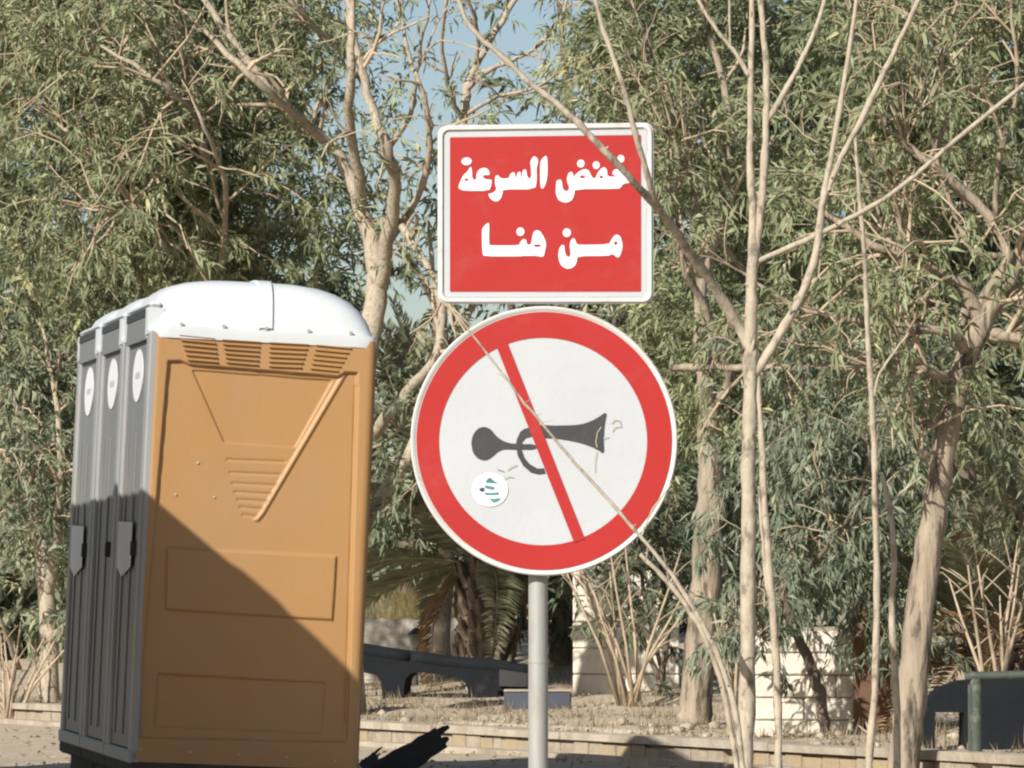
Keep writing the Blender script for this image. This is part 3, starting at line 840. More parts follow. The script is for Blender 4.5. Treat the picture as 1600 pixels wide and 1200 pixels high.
# slender tree standing in the gap of sky behind the board
tree('leafy_tree', 'slender thin-leaved tree showing against the sky above the red board', 45, (690, 1080),
     [[(690, 1000, 13), (700, 760, 12), (690, 560, 12), (688, 500, 11), (700, 420, 9), (722, 300, 8), (724, 200, 8), (728, 150, 7), (742, 105, 6), (775, 50, 5), (815, -20, 4), (840, -60, 3)],
      [(730, 140, 4), (765, 110, 4), (820, 85, 3), (870, 40, 2), (890, -10, 2)],
      [(724, 190, 5), (700, 130, 4), (690, 60, 3), (700, -10, 3)], [(726, 180, 4), (780, 150, 3), (850, 130, 2), (910, 80, 2)],
      [(690, 500, 6), (650, 420, 4), (620, 380, 3)], [(742, 105, 4), (745, 40, 3), (720, -20, 3)]],
     [(685, 100, 36, 70, 0, .4, 24), (750, 40, 40, 50, 0, .4, 26), (765, 150, 45, 26, 0, .4, 32), (890, 130, 40, 90, .2, .5, 60), (910, 40, 50, 80, .3, .6, 80), (830, 175, 60, 18, 0, .4, 36)],
     M['leaf_a'], M['bark_pale'], sub=2, subl=(.3, .7), group=TG, n_leaf=9, tip_frac=.12)
# leaning poles / fallen trunks behind the toilets
tree('leaning_tree', 'leaning bare trunks crossing behind the round sign', 39, (560, 1085),
     [[(545, 900, 11), (568, 832, 11), (605, 765, 11), (650, 690, 10), (690, 600, 9), (720, 520, 6)], [(575, 690, 10, .4), (600, 655, 10, .4), (640, 610, 9, .4), (680, 560, 8, .4), (690, 500, 7, .4), (676, 420, 5, .4)],
      [(640, 600, 6, .4), (640, 640, 5, .4), (660, 680, 4, .4)]],
     [(620, 620, 50, 60, .8, .4, 40)], M['leaf_b'], M['bark_pale'], sub=3, subl=(.3, .7), group=TG, tint_shift=-.1)
# forked pale tree at the far left
tree('leafy_tree', 'low forked pale tree with grey-green leaves left of the toilets', 44, (75, 1052),
     [[(76, 1040, 15), (76, 985, 14), (72, 920, 13), (66, 870, 12), (60, 820, 8), (40, 740, 6), (25, 640, 4), (10, 560, 3)],
      [(74, 930, 10), (88, 860, 8), (92, 800, 7), (96, 720, 5), (85, 620, 4), (70, 540, 3)],
      [(78, 995, 9), (100, 985, 8), (116, 960, 7), (125, 900, 5), (140, 820, 4)],
      [(66, 860, 6), (30, 800, 5), (0, 760, 4), (-30, 700, 3)], [(30, 1045, 5), (10, 990, 4), (-15, 930, 3)]],
     [(30, 560, 130, 130, .5, .8, 150), (130, 640, 70, 150, .8, .6, 140), (40, 740, 100, 100, .5, .7, 70), (110, 860, 50, 90, 1.2, .5, 50), (20, 900, 60, 80, 1.5, .6, 40), (60, 480, 130, 90, .8, .7, 160), (-20, 330, 70, 120, .9, .8, 150)],
     M['leaf_b'], M['bark_pale'], sub=6, subl=(.3, .9), group=TG, ll=.09, lw=.022)
# tree with the thick brown trunk to the right of the signs
tree('leafy_tree', 'thick straight brown trunk with dense leaves just right of the round sign', 35.3, (1085, 1130),
     [[(1083, 1132, 27), (1088, 1080, 25), (1097, 980, 24), (1104, 880, 23), (1110, 780, 21), (1108, 690, 18), (1105, 620, 14), (1095, 540, 11), (1100, 430, 9), (1130, 330, 7), (1140, 200, 6), (1110, 60, 5), (1080, -40, 4)],
      [(1108, 640, 9), (1140, 590, 8), (1110, 500, 6), (1065, 400, 6), (1040, 250, 5), (1050, 160, 4), (1010, 60, 3)],
      [(1050, 575, 6, -.6), (1100, 573, 6, -.6), (1200, 576, 6, -.6), (1300, 575, 4, -.6)],
      [(1100, 440, 6), (1050, 330, 5), (1080, 240, 4), (1040, 180, 3)],
      [(1170, 430, 4, -.3), (1105, 350, 4, -.3), (1080, 290, 4, -.3), (1060, 240, 3, -.3), (1040, 170, 2, -.3)]],
     [(980, 60, 90, 120, 1.0, .8, 150), (1080, 100, 140, 160, .8, .9, 165), (1090, 330, 130, 160, .8, .8, 165), (1100, 520, 120, 120, .6, .7, 165), (1000, 600, 90, 120, 1.2, .6, 120), (1150, 620, 110, 70, .4, .5, 120), (1220, 220, 90, 200, 1.0, .8, 150), (1080, -60, 170, 60, .8, .8, 110), (1230, 480, 90, 160, .9, .7, 150)],
     M['leaf_a'], M['bark'], sub=7, subl=(.4, 1.0), group=TG, limb_off=-.7, tip_frac=.25)
# leaning tree on the right, in front of the kerb
tree('leafy_tree', 'leaning brown trunk standing before the kerb beside the green rail', 28.0, (1412, 1215),
     [[(1410, 1225, 26), (1415, 1160, 25), (1424, 1080, 24), (1434, 980, 23), (1448, 880, 22), (1460, 790, 20), (1476, 700, 19), (1492, 620, 18), (1510, 560, 17), (1532, 510, 17), (1552, 475, 16), (1585, 420, 13), (1620, 370, 12), (1680, 300, 10)],
      [(1535, 510, 14), (1510, 455, 11), (1475, 430, 9), (1420, 410, 8), (1360, 380, 6), (1300, 340, 5)],
      [(1532, 480, 11), (1556, 440, 11), (1575, 400, 9), (1555, 350, 8), (1510, 300, 8), (1450, 255, 7), (1400, 210, 6), (1360, 150, 5), (1340, 60, 4), (1320, -20, 3)],
      [(1478, 590, 9, -.1), (1450, 580, 7, -.2), (1430, 572, 6, -.2), (1340, 572, 4, -.2)],
      [(1505, 545, 10, -.1), (1488, 520, 8, -.2), (1410, 515, 6, -.3), (1340, 500, 5, -.3), (1260, 485, 5, -.3), (1195, 450, 4, -.3)],
      [(1550, 520, 9), (1570, 525, 9), (1620, 528, 8), (1680, 520, 6)], [(1515, 450, 9, .1), (1495, 520, 8, .1), (1450, 470, 8, .1), (1425, 440, 7, .2), (1400, 400, 5, .2), (1370, 320, 4, .3)],
      [(1450, 720, 6), (1440, 700, 6), (1425, 660, 3)], [(1555, 345, 5), (1560, 250, 5), (1590, 130, 4), (1580, 30, 3)], [(1450, 255, 5), (1480, 180, 4), (1470, 90, 4), (1500, -10, 3)],
      [(1575, 400, 6), (1520, 390, 5), (1480, 300, 4), (1460, 230, 3)], [(1440, 420, 5), (1400, 330, 4), (1410, 230, 3), (1440, 140, 3)]],
     [(1330, 100, 100, 150, 2.5, .7, 150), (1450, 60, 140, 120, 2.2, .8, 160), (1580, 150, 110, 160, 2.0, .8, 165), (1420, 280, 130, 120, 2.6, .7, 130), (1560, 330, 100, 120, 2.2, .6, 140), (1310, 340, 100, 120, 2.8, .6, 130), (1580, 620, 80, 110, 2.0, .6, 150), (1400, 450, 90, 90, 2.8, .5, 130), (1450, -60, 220, 60, 2, .7, 110)],
     M['leaf_a'], M['bark'], sub=7, subl=(.3, .9), group=TG, ll=.09, lw=.017, spray=.2, wob=.004, tip_frac=.15, limb_off=-.1)
# tree that hangs blue-green foliage over the low wall
tree('leafy_tree', 'drooping blue-green tree hanging over the low cream wall', 32.4, (1290, 1150),
     [[(1290, 1140, 9), (1282, 1080, 9), (1262, 1030, 8), (1240, 980, 8), (1225, 920, 7), (1250, 820, 6), (1270, 720, 5), (1260, 620, 4)],
      [(1225, 920, 5), (1290, 860, 4), (1340, 780, 3), (1360, 700, 3)], [(1240, 980, 4), (1210, 1000, 4), (1190, 980, 3), (1180, 900, 2)]],
     [(1260, 720, 100, 120, .2, .5, 150), (1370, 700, 90, 130, .3, .5, 140), (1260, 850, 75, 100, .1, .4, 140), (1370, 880, 70, 130, .2, .4, 150), (1200, 800, 50, 160, .5, .4, 120), (1400, 640, 90, 80, .3, .5, 150), (1200, 985, 22, 36, -.1, .2, 70), (1285, 640, 90, 60, .3, .5, 140), (1385, 985, 40, 60, .2, .3, 120), (1320, 945, 60, 26, .2, .25, 110)],
     M['leaf_c'], M['bark_dark'], sub=5, subl=(.3, .8), group=TG, ll=.085, lw=.016, droop=.9, spray=.26)
# dark leafy shrub growing before the far cream wall
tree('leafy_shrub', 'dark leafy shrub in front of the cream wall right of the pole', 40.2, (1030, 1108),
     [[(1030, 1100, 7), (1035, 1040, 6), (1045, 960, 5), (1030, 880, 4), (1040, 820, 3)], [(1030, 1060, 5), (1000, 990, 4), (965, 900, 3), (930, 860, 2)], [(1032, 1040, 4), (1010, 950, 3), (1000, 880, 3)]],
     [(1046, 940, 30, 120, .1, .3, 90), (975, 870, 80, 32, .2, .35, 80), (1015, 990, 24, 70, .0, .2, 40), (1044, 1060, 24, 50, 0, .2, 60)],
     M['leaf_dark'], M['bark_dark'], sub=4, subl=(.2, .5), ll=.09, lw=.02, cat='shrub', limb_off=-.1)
# dark trees filling the depth of the garden
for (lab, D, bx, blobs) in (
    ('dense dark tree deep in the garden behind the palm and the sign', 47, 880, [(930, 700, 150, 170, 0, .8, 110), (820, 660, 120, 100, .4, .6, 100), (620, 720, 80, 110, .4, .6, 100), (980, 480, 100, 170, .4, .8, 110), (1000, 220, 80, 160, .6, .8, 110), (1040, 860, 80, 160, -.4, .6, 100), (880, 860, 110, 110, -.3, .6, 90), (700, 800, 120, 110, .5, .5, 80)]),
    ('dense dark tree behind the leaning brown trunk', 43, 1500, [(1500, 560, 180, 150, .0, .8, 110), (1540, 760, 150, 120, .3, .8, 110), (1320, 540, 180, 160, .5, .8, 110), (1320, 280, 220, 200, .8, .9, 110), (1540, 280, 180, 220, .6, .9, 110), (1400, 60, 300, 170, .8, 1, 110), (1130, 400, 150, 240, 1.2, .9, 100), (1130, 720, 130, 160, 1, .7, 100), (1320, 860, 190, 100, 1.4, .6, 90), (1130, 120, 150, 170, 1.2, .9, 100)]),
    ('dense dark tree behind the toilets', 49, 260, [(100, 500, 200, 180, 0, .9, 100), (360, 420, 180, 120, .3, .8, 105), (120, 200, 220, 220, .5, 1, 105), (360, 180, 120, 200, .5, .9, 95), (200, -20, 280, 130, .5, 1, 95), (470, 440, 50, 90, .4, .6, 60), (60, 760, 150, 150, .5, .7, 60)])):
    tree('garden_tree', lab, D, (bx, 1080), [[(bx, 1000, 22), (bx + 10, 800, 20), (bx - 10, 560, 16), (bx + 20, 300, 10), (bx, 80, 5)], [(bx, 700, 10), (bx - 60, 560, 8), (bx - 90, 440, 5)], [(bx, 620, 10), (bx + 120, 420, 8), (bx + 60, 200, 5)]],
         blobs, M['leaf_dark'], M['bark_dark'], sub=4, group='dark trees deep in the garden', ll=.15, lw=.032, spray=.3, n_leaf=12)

# far-off wood that closes the view under the crowns
Cs, Ds, Ts = [], [], []
for k in range(26):
    p, d, t = blob_sprays((-160 + k * 75, random.uniform(780, 900), random.uniform(70, 110), random.uniform(110, 170), random.uniform(-3, 3), 1.0, 60), 60)
    Cs.append(p); Ds.append(d); Ts.append(t)
for (x, y, rx, ry) in ((60, 600, 200, 200), (1200, 600, 220, 220), (1500, 600, 220, 220), (300, 520, 160, 160), (980, 620, 150, 140)):
    p, d, t = blob_sprays((x, y, rx, ry, 0, 1.2, 55), 61)
    Cs.append(p); Ds.append(d); Ts.append(t)
V_, f_, tn = leaf_arrays(np.concatenate(Cs), norm(np.concatenate(Ds)), 12, .4, .24, .07, .4, np.concatenate(Ts), .13)
tag(link_mesh('distant_wood', np_mesh('distant_wood', V_, f_, M['leaf_b'], tn)), 'far-off mass of grey-green shrubs closing the garden', 'wood', kind='stuff')

# bare saplings in the foreground, their twigs crossing the signs
def sapling(label, D, base, stems, mat_='bark_pale'):
    bp = P(base[0], base[1], D); g = gz(bp.x, D)
    bp = Vector((bp.x, D, g))
    root = empty('bare_sapling', bp)
    tag(root, label, 'sapling', 'bare saplings beside the road sign')
    for i, st in enumerate(stems):
        pts, rad = limb_pts(st, D, .0)
        if i == 0 or (len(st[0]) > 4):
            low = np.array([pts[0][0], pts[0][1], g - .05])
            pts = np.vstack([low, pts]); rad = np.concatenate([[rad[0] * 1.1], rad])
        pts[1:-1] += rng.normal(size=pts[1:-1].shape) * (.0015 if rad.max() > .012 else .0006)
        rad = rad * .93 * (1 + .09 * rng.normal(size=len(rad)).clip(-1, 2)); rad[0] *= 1.05
        mb = MB(); mb.tube(pts, list(rad), 10, jit=.1)
        for _ in range(max(2, len(pts) // 7)):
            k = int(rng.integers(2, len(pts) - 1)); p0 = Vector(pts[k]); dd = Vector((random.uniform(-1, 1), random.uniform(-.6, .2), random.uniform(.1, .9))).normalized()
            ln = random.uniform(.006, .035) + rad[k]
            mb.tube([p0, p0 + dd * (rad[k] + .004), p0 + dd * ln], [rad[k] * .42, rad[k] * .28, rad[k] * .1], 6)
        mb.build('stem' if i == 0 else 'branch', M[mat_], root, bp, smooth='all')
    return root
sapling('tall bare grey sapling with forking branches reaching over the red board', 11.5, (1163, 1250),
    [[(1163, 1260, 14), (1165, 1150, 13.5), (1168, 1000, 13), (1170, 850, 12.5), (1171, 700, 12), (1172, 600, 12), (1172, 530, 11), (1173, 470, 10), (1176, 400, 8.5), (1175, 320, 6.5), (1172, 200, 5.5), (1174, 90, 5), (1176, -20, 4.5), (1178, -80, 4)],
     [(1176, 420, 7), (1184, 370, 7), (1192, 290, 6.5), (1197, 200, 6.5), (1198, 120, 6), (1192, 40, 5.5), (1186, -30, 5)],
     [(1171, 545, 8), (1158, 515, 9), (1120, 455, 8, -.05), (1075, 390, 7.5, -.15), (1035, 335, 7, -.25), (990, 285, 6.5, -.35), (945, 235, 6, -.4), (890, 180, 5.5, -.4), (830, 130, 5, -.4), (780, 85, 4.5, -.4), (735, 40, 4, -.4), (708, -20, 3.5, -.4)],
     [(1048, 352, 6, -.2), (1022, 310, 5.5, -.3), (1008, 260, 5, -.35), (992, 205, 5, -.38), (975, 140, 4.5, -.4), (955, 80, 4.5, -.4), (935, 20, 4, -.4), (925, -40, 3.5, -.4)],
     [(1178, 585, 8), (1195, 560, 8), (1225, 510, 7.5), (1255, 455, 7), (1275, 395, 7), (1285, 320, 6), (1298, 250, 5), (1312, 170, 4.5), (1325, 90, 4), (1342, -20, 3.5)],
     [(1288, 310, 5), (1315, 245, 5), (1345, 190, 5), (1375, 125, 5), (1405, 65, 4.5), (1445, -20, 4)],
     [(1185, 408, 5), (1225, 390, 5), (1270, 370, 5), (1320, 345, 4.5), (1380, 312, 4.5), (1440, 265, 4.2), (1510, 205, 4), (1600, 132, 4), (1660, 80, 3.5)],
     [(1198, 190, 5), (1222, 150, 5), (1255, 90, 4.5), (1280, 30, 4), (1295, -30, 3.5)],
     [(1172, 120, 4), (1150, 85, 4), (1115, 40, 3.5), (1085, -10, 3)], [(1141, 75, 2), (1140, 20, 1.8), (1141, -20, 1.6)]])
sapling('thin bare stems leaning from the tall sapling across the round sign', 11.3, (1160, 1230),
    [[(1165, 1240, 5.5), (1150, 1120, 5.2), (1135, 1060, 5), (1110, 1000, 4.8), (1080, 945, 4.4), (1040, 885, 3.8), (1000, 838, 3.2), (950, 780, 2.7), (900, 725, 2.4), (855, 672, 2.2), (820, 630, 2.1), (790, 590, 2), (755, 545, 1.9), (720, 500, 1.6), (695, 475, 1.3)],
     [(1158, 1240, 4.6, 0, 1), (1140, 1130, 4.6), (1125, 1060, 4.5), (1098, 990, 4.2), (1060, 930, 4.5), (1025, 890, 4), (1000, 866, 3.5)]])
sapling('bare sapling stem close behind the tall sapling, dark at the foot', 11.9, (1216, 1230),
    [[(1217, 1250, 6.5), (1216, 1150, 6.5), (1214, 1050, 6.5), (1208, 960, 6.5), (1200, 860, 6), (1193, 760, 5.5), (1188, 660, 5), (1184, 580, 4.5), (1180, 500, 3.5)],
     [(1207, 950, 3), (1196, 900, 3), (1190, 830, 2.6), (1186, 760, 2.2)]])
sapling('single thin bare stem standing alone before the rust-brown panel', 12.4, (1358, 1230),
    [[(1356, 1250, 6.5), (1359, 1170, 6.5), (1366, 1080, 6), (1370, 960, 6), (1369, 840, 5.5), (1366, 720, 5.2), (1362, 620, 5), (1357, 540, 4.6), (1353, 460, 4.2), (1350, 390, 3.6), (1342, 300, 3), (1335, 200, 2.4)],
     [(1362, 640, 2.5), (1372, 590, 2.2), (1390, 560, 2), (1420, 520, 1.5)]])
sapling('thin wavy bare stem next to the leaning brown trunk', 13.0, (1392, 1235),
    [[(1400, 1250, 6), (1402, 1150, 6), (1400, 1080, 6), (1396, 1010, 5.5), (1393, 940, 5), (1397, 880, 5), (1394, 820, 4.5), (1385, 770, 4), (1378, 740, 3)],
     [(1396, 780, 2.5), (1420, 760, 2.2), (1440, 745, 2)]])

# ------------------------------------------------------------------ palms
def frond_mesh(name, L, droop, n, ll, lw, leaf, seed):
    r_ = np.random.default_rng(seed)
    ts = np.linspace(0, 1, n)
    def pos(t): return np.stack([L * t * (1 - .12 * t), 0 * t, .25 * L * t - droop * L * t * t], -1)
    Vs, Fs, Tn = [], [], []
    nb = 0
    pt = pos(ts)
    for k in range(n - 1):                       # rachis
        for (q, r0) in ((pt[k], .014 * (1 - ts[k] * .8)),):
            pass
    rr = .013 * (1 - .8 * ts) + .002
    ringv = []
    for k in range(n):
        for an in (0, 2.1, 4.2):
            ringv.append(pt[k] + np.array([0, math.cos(an) * rr[k], math.sin(an) * rr[k]]))
    Vs.append(np.array(ringv)); Tn.append(np.full(len(ringv), .8))
    for k in range(n - 1):
        for j in range(3):
            j2 = (j + 1) % 3
            Fs.append((k * 3 + j, k * 3 + j2, k * 3 + 3 + j2)); Fs.append((k * 3 + j, k * 3 + 3 + j2, k * 3 + 3 + j))
    nb = len(ringv)
    for s_ in (-1, 1):
        for t in np.linspace(.14, .99, n * 2):
            p = pos(np.array([t]))[0] + r_.normal(size=3) * .004
            f_ = (1 - abs(t - .45) * 1.1) * ll * r_.uniform(.85, 1.1)
            d = np.array([.62 + .4 * t, s_ * .75, .28 + r_.normal() * .12]); d /= np.linalg.norm(d)
            nrm = np.array([-.2, -s_ * .4, .9]); sd = np.cross(d, nrm); sd /= np.linalg.norm(sd)
            tip = p + d * f_ + np.array([0, 0, -.25 * f_]); mid = p + d * f_ * .45
            Vs.append(np.array([p, mid + sd * lw, tip, mid - sd * lw])); Fs += [(nb, nb + 1, nb + 2), (nb, nb + 2, nb + 3)]; nb += 4
            Tn.append(np.full(4, np.clip(.5 + r_.normal() * .2, 0, 1)))
    return np_mesh(name, np.concatenate(Vs), np.array(Fs), leaf, np.concatenate(Tn))

FM = [frond_mesh('frond', 2.0, .42, 26, .42, .013, M['frond'], 1), frond_mesh('frond', 1.8, .28, 26, .40, .013, M['frond'], 2), frond_mesh('frond', 1.6, .6, 24, .36, .012, M['frond'], 3)]
FD = [frond_mesh('dry_frond', 1.4, .75, 20, .32, .012, M['frond_dry'], 4), frond_mesh('dry_frond', 1.2, .9, 20, .30, .012, M['frond_dry'], 5)]
def palm(label, D, px, py_crown, trunk_r, n, ndry, scale=1.0, el=(10, 80), group='date palms in the garden', dry_el=(-50, 0)):
    c = P(px, py_crown, D); g = gz(c.x, D)
    root = empty('palm_tree', (c.x, D, g)); tag(root, label, 'palm', group)
    h = max(c.z - g, .25)
    mb = MB()
    m = max(5, int(h / .12))
    mb.tube([(0, 0, -.1 + (h + .1) * k / m) for k in range(m + 1)], [trunk_r * (1.1 - .15 * k / m) for k in range(m + 1)], 14, jit=.12)
    mb.build('trunk', M['palm_trunk'], root, smooth='all')
    st = MB()
    rows = max(3, int(h / .11))
    for r_ in range(rows):
        for k in range(9):
            an = 2 * math.pi * (k + .5 * (r_ % 2)) / 9 + random.uniform(-.1, .1)
            z = h * (r_ + .3) / rows; q = Vector((math.cos(an), math.sin(an), 0))
            ln = random.uniform(.10, .22)
            p0 = q * trunk_r * .95 + Vector((0, 0, z)); p1 = p0 + q * ln * .45 + Vector((0, 0, ln))
            st.tube([p0, (p0 + p1) / 2 + q * .02, p1], [.045, .035, .016], 5)
    tag(st.build('leaf_stubs', M['palm_trunk'], root), kind='stuff')
    for k in range(n + ndry):
        dry = k >= n
        me = random.choice(FD if dry else FM)
        o = link_mesh('dry_frond' if dry else 'frond', me, root)
        an = 2.4 * k + random.uniform(-.3, .3)
        e = random.uniform(*(dry_el if dry else el))
        s_ = scale * random.uniform(.8, 1.1)
        o.scale = (s_, s_, s_)
        o.location = (math.cos(an) * .08, math.sin(an) * .08, h - .02)
        o.rotation_euler = (random.uniform(-.3, .3), -R(e), an)
    return root
palm('stout date palm with shaggy trunk behind the round sign', 43.4, 758, 880, .19, 38, 3, .95, (-15, 70))
palm('date palm with spiky grey-green crown between toilets and sign', 50, 655, 690, .18, 30, 2, .9, (5, 85))
palm('low date palm with brown dry fronds beside the green rail', 33, 1555, 1010, .14, 14, 16, .62, (35, 85), dry_el=(-20, 60))
palm('small feathery palm above the leaf litter near the drooping tree', 38, 1600, 800, .14, 20, 3, .7, (5, 70))

# ------------------------------------------------------------------ garden walls, benches and small things
def block_wall(name, label, D, x0, x1, ytop, rows, lmin, lmax, thick=.28, yaw=0.0, ragged=True):
    a_ = P(x0, 1100, D); b_ = P(x1, 1100, D); g = min(gz(a_.x, D), gz(b_.x, D)) - .03
    top = P(x0, ytop, D).z
    root = empty(name, ((a_.x + b_.x) / 2, D, g)); tag(root, label, 'wall')
    W = b_.x - a_.x; H = top - g
    MB().box(-W / 2 + .01, W / 2 - .01, .02, thick - .02, 0, H - .03).build('mortar_core', M['mortar'], root)
    rh = H / rows
    for r_ in range(rows):
        x = -W / 2; first = True
        while x < W / 2 - .02:
            ln = random.uniform(lmin, lmax) * (.5 if first and r_ % 2 else 1); first = False
            xe = min(x + ln, W / 2)
            if W / 2 - xe < .07: xe = W / 2
            e = random.uniform(-.006, .006)
            MB().box(x + .003, xe - .003, e, thick, r_ * rh + .004, (r_ + 1) * rh - .004, .008).build('stone_block', M['stone'], root)
            x = xe
    root.rotation_euler.z = yaw
    return root
block_wall('garden_wall', 'low wall of long cream stone blocks next to the rust-brown panel', 33.0, 1180, 1335, 985, 5, .5, .95)
block_wall('garden_wall', 'cream stone wall half hidden by stems right of the grey pole', 41.5, 895, 1062, 850, 6, .4, .7)
# rusty metal panel on two posts
pr = P(1378, 1150, 32.9); g = gz(pr.x, 32.9)
root = empty('metal_panel', (pr.x, 32.9, g)); tag(root, 'rust-brown metal panel at the end of the low cream wall', 'panel')
hw = 44 * 32.9 / F; ht = P(0, 935, 32.9).z - g
for k in range(3):
    x0 = -hw + k * hw * 2 / 3
    MB().box(x0 + .002, x0 + hw * 2 / 3 - .002, 0, .025, .0, ht, .004).build('sheet', M['rust'], root)
for s_ in (-1, 1): MB().box(s_ * (hw - .03) - .02, s_ * (hw - .03) + .02, .027, .067, -.1, ht + .02).build('post', M['rust'], root)
# rendered low wall behind the bench
a_ = P(430, 1040, 45.6); b_ = P(716, 1040, 45.6); g = gz(b_.x, 45.6)
root = empty('rendered_wall', ((a_.x + b_.x) / 2, 45.6, g - .05)); tag(root, 'low grey plastered wall behind the dark bench', 'wall')
Wd = (b_.x - a_.x) / 2; top = P(0, 966, 45.6).z - g + .05
mb = MB(); n = 24; rings = []
for k in range(n + 1):
    x = -Wd + 2 * Wd * k / n; tt = top + random.uniform(-.02, .012)
    rings.append([(x, 0, 0), (x, random.uniform(-.01, .01), tt * .5), (x, .012, tt - .02), (x, .03, tt), (x, .26, tt), (x, .28, 0)])
mb.loft(rings); mb.build('wall_body', M['render'], root)
for k in range(5):
    x = -Wd + .15 + k * 2 * Wd / 5
    MB().box(x, x + 2 * Wd / 5 - .02, -.012, .012, .02, .10, .006).build('plinth_stone', M['render'], root)

# dark benches
def bench_long():
    D = 41.0
    out = [(470, 1004), (540, 1005), (590, 1011), (640, 1019), (700, 1027), (770, 1033), (832, 1042), (842, 1052), (842, 1078), (778, 1080), (776, 1115), (733, 1115), (731, 1078), (726, 1066), (714, 1058), (695, 1055),
           (655, 1050), (642, 1052), (634, 1060), (631, 1075), (630, 1115), (598, 1115), (596, 1066), (588, 1055), (570, 1051), (520, 1048), (508, 1060), (506, 1115), (470, 1115)]
    c = P(660, 1100, D); base = Vector((c.x, D, gz(c.x, D)))
    root = empty('park_bench', base); tag(root, 'long dark bench on thick legs in front of the plastered wall', 'bench')
    mb = MB(); mb.slab([[P(x, y, D) for x, y in out]], (.05, .36, .0)); mb.build('frame', M['benchm'], root, base)
    for x0, x1 in ((478, 640), (642, 835)):
        pts = []
        for k in range(9):
            x = x0 + (x1 - x0) * k / 8
            y = np.interp(x, [470, 540, 590, 640, 700, 770, 832], [1004, 1005, 1011, 1019, 1027, 1033, 1042]) + 8
            pts.append(P(x, y, D + .045) + Vector((0, 0, random.uniform(-.004, .004))))
        mb = MB(); mb.tube(pts, [.058] * 9, 14, jit=.03); mb.build('seat_roll', M['benchm'], root, base, smooth='all')
    mb = MB(); mb.slab([[P(x, y, D - .05) for x, y in ((780, 1046), (838, 1054), (838, 1074), (780, 1072))]], (0, .04, 0)); mb.build('end_plate', M['dark'], root, base)
bench_long()
def bench_arch():
    D = 29.6
    out = [(1437, 1172), (1439, 1130), (1448, 1098), (1468, 1076), (1500, 1064), (1560, 1060), (1720, 1058), (1720, 1172), (1660, 1172), (1660, 1115), (1600, 1115), (1600, 1172), (1506, 1172), (1506, 1113), (1461, 1113), (1461, 1172)]
    c = P(1560, 1160, D); base = Vector((c.x, D, gz(c.x, D)))
    root = empty('park_bench', base); tag(root, 'dark round-shouldered bench behind the green rail', 'bench')
    mb = MB(); mb.slab([[P(x, y, D) for x, y in out]], (0, .34, 0)); mb.build('frame', M['benchm'], root, base)
    mb = MB(); mb.slab([[P(x, y, D - .01) for x, y in ((1520, 1056), (1725, 1052), (1725, 1058), (1560, 1059))]], (0, .36, 0)); mb.build('seat', M['benchm'], root, base)
bench_arch()
# blue-grey block lying by the bench
c = P(840, 1088, 39.5); g = gz(c.x, c.y)
root = empty('concrete_block', (c.x, c.y, g)); tag(root, 'blue-grey block lying on the ground behind the grey pole', 'block')
MB().box(-.26, .26, 0, .2, -.03, .13, .012).build('body', M['bluegrey'], root); MB().box(-.262, .262, -.004, .206, .132, .15, .005).build('cap', M['kerb'], root)
# garden lamp
c = P(650, 1040, 43.6); g = gz(c.x, c.y)
root = empty('garden_lamp', (c.x, c.y, g)); tag(root, 'small dark garden lamp before the plastered wall', 'lamp')
hz = P(0, 1012, 43.6).z - g
mb = MB(); mb.tube([(0, 0, -.05), (0, 0, hz)], .018, 8); mb.build('post', M['lamp'], root)
mb = MB(); mb.tube([(0, 0, hz), (0, 0, hz + .03), (0, 0, hz + .11)], [.03, .04, .065], 6); mb.build('lantern', M['lampglass'], root)
mb = MB(); mb.tube([(0, 0, hz + .111), (0, 0, hz + .13), (0, 0, hz + .17)], [.075, .06, .01], 6); mb.build('cap', M['lamp'], root)
# green pipe rail
D = 28.0
c = P(1525, 1100, D); g = gz(c.x, D)
root = empty('pipe_rail', (c.x, D, g)); tag(root, 'weathered green pipe rail in front of the round-shouldered bench', 'rail')
tz = P(0, 1060, D).z - g
for x in (0, 1.1):
    mb = MB(); mb.tube([(x, 0, -.2), (x, 0, tz)], .034, 12); mb.build('post', M['green_rail'], root, smooth=True)
mb = MB(); mb.tube([(-.06, -.01, tz + .012), (1.6, 0, tz + .05)], .024, 12); mb.build('top_bar', M['green_rail'], root, smooth=True)
mb = MB(); mb.tube([(-.03, .03, -.1), (-.03, .03, tz - .03)], .012, 8); mb.build('brace', M['green_rail'], root, smooth=True)
# charred timbers
def timber(label, D, a_, b_, r0, r1, D2=None):
    A = P(a_[0], a_[1], D); B = P(b_[0], b_[1], D2 or D)
    base = Vector((A.x, A.y, A.z)); root = empty('charred_timber', base); tag(root, label, 'timber')
    ax = (B - A).normalized(); nrm = Vector((0, 1, 0)); up = nrm.cross(ax).normalized()
    if up.z < 0: up = -up
    L = (B - A).length
    mb = MB(); rings = []
    for k in range(11):
        t = k / 10; r_ = r0 + (r1 - r0) * t
        rings.append([ax * (L * t) + nrm * (d * r_) + up * (e * r_ + random.uniform(-.006, .006)) for d, e in ((-1, -.9), (-.4, -1.1), (1, -.8), (1, .9), (.3, 1.1), (-1, .8))])
    mb.loft(rings); mb.build('beam', M['char'], root)
    for k, (o_, l_) in enumerate(((.5, .09), (-.45, .05))):
        mb = MB(); s0 = ax * (L - .02) + up * (o_ * r1)
        mb.tube([s0, s0 + ax * (l_ * .6) + up * .004, s0 + ax * l_], [r1 * .48, r1 * .36, r1 * .2], 6); mb.build('splinter', M['char'], root)
timber('thick charred timber jutting up from the ground beside the toilets', 27.6, (560, 1235), (690, 1152), .085, .055, 27.9)
timber('short charred stump end at the foot of the orange wall', 26.6, (566, 1200), (588, 1180), .03, .02, 26.7)
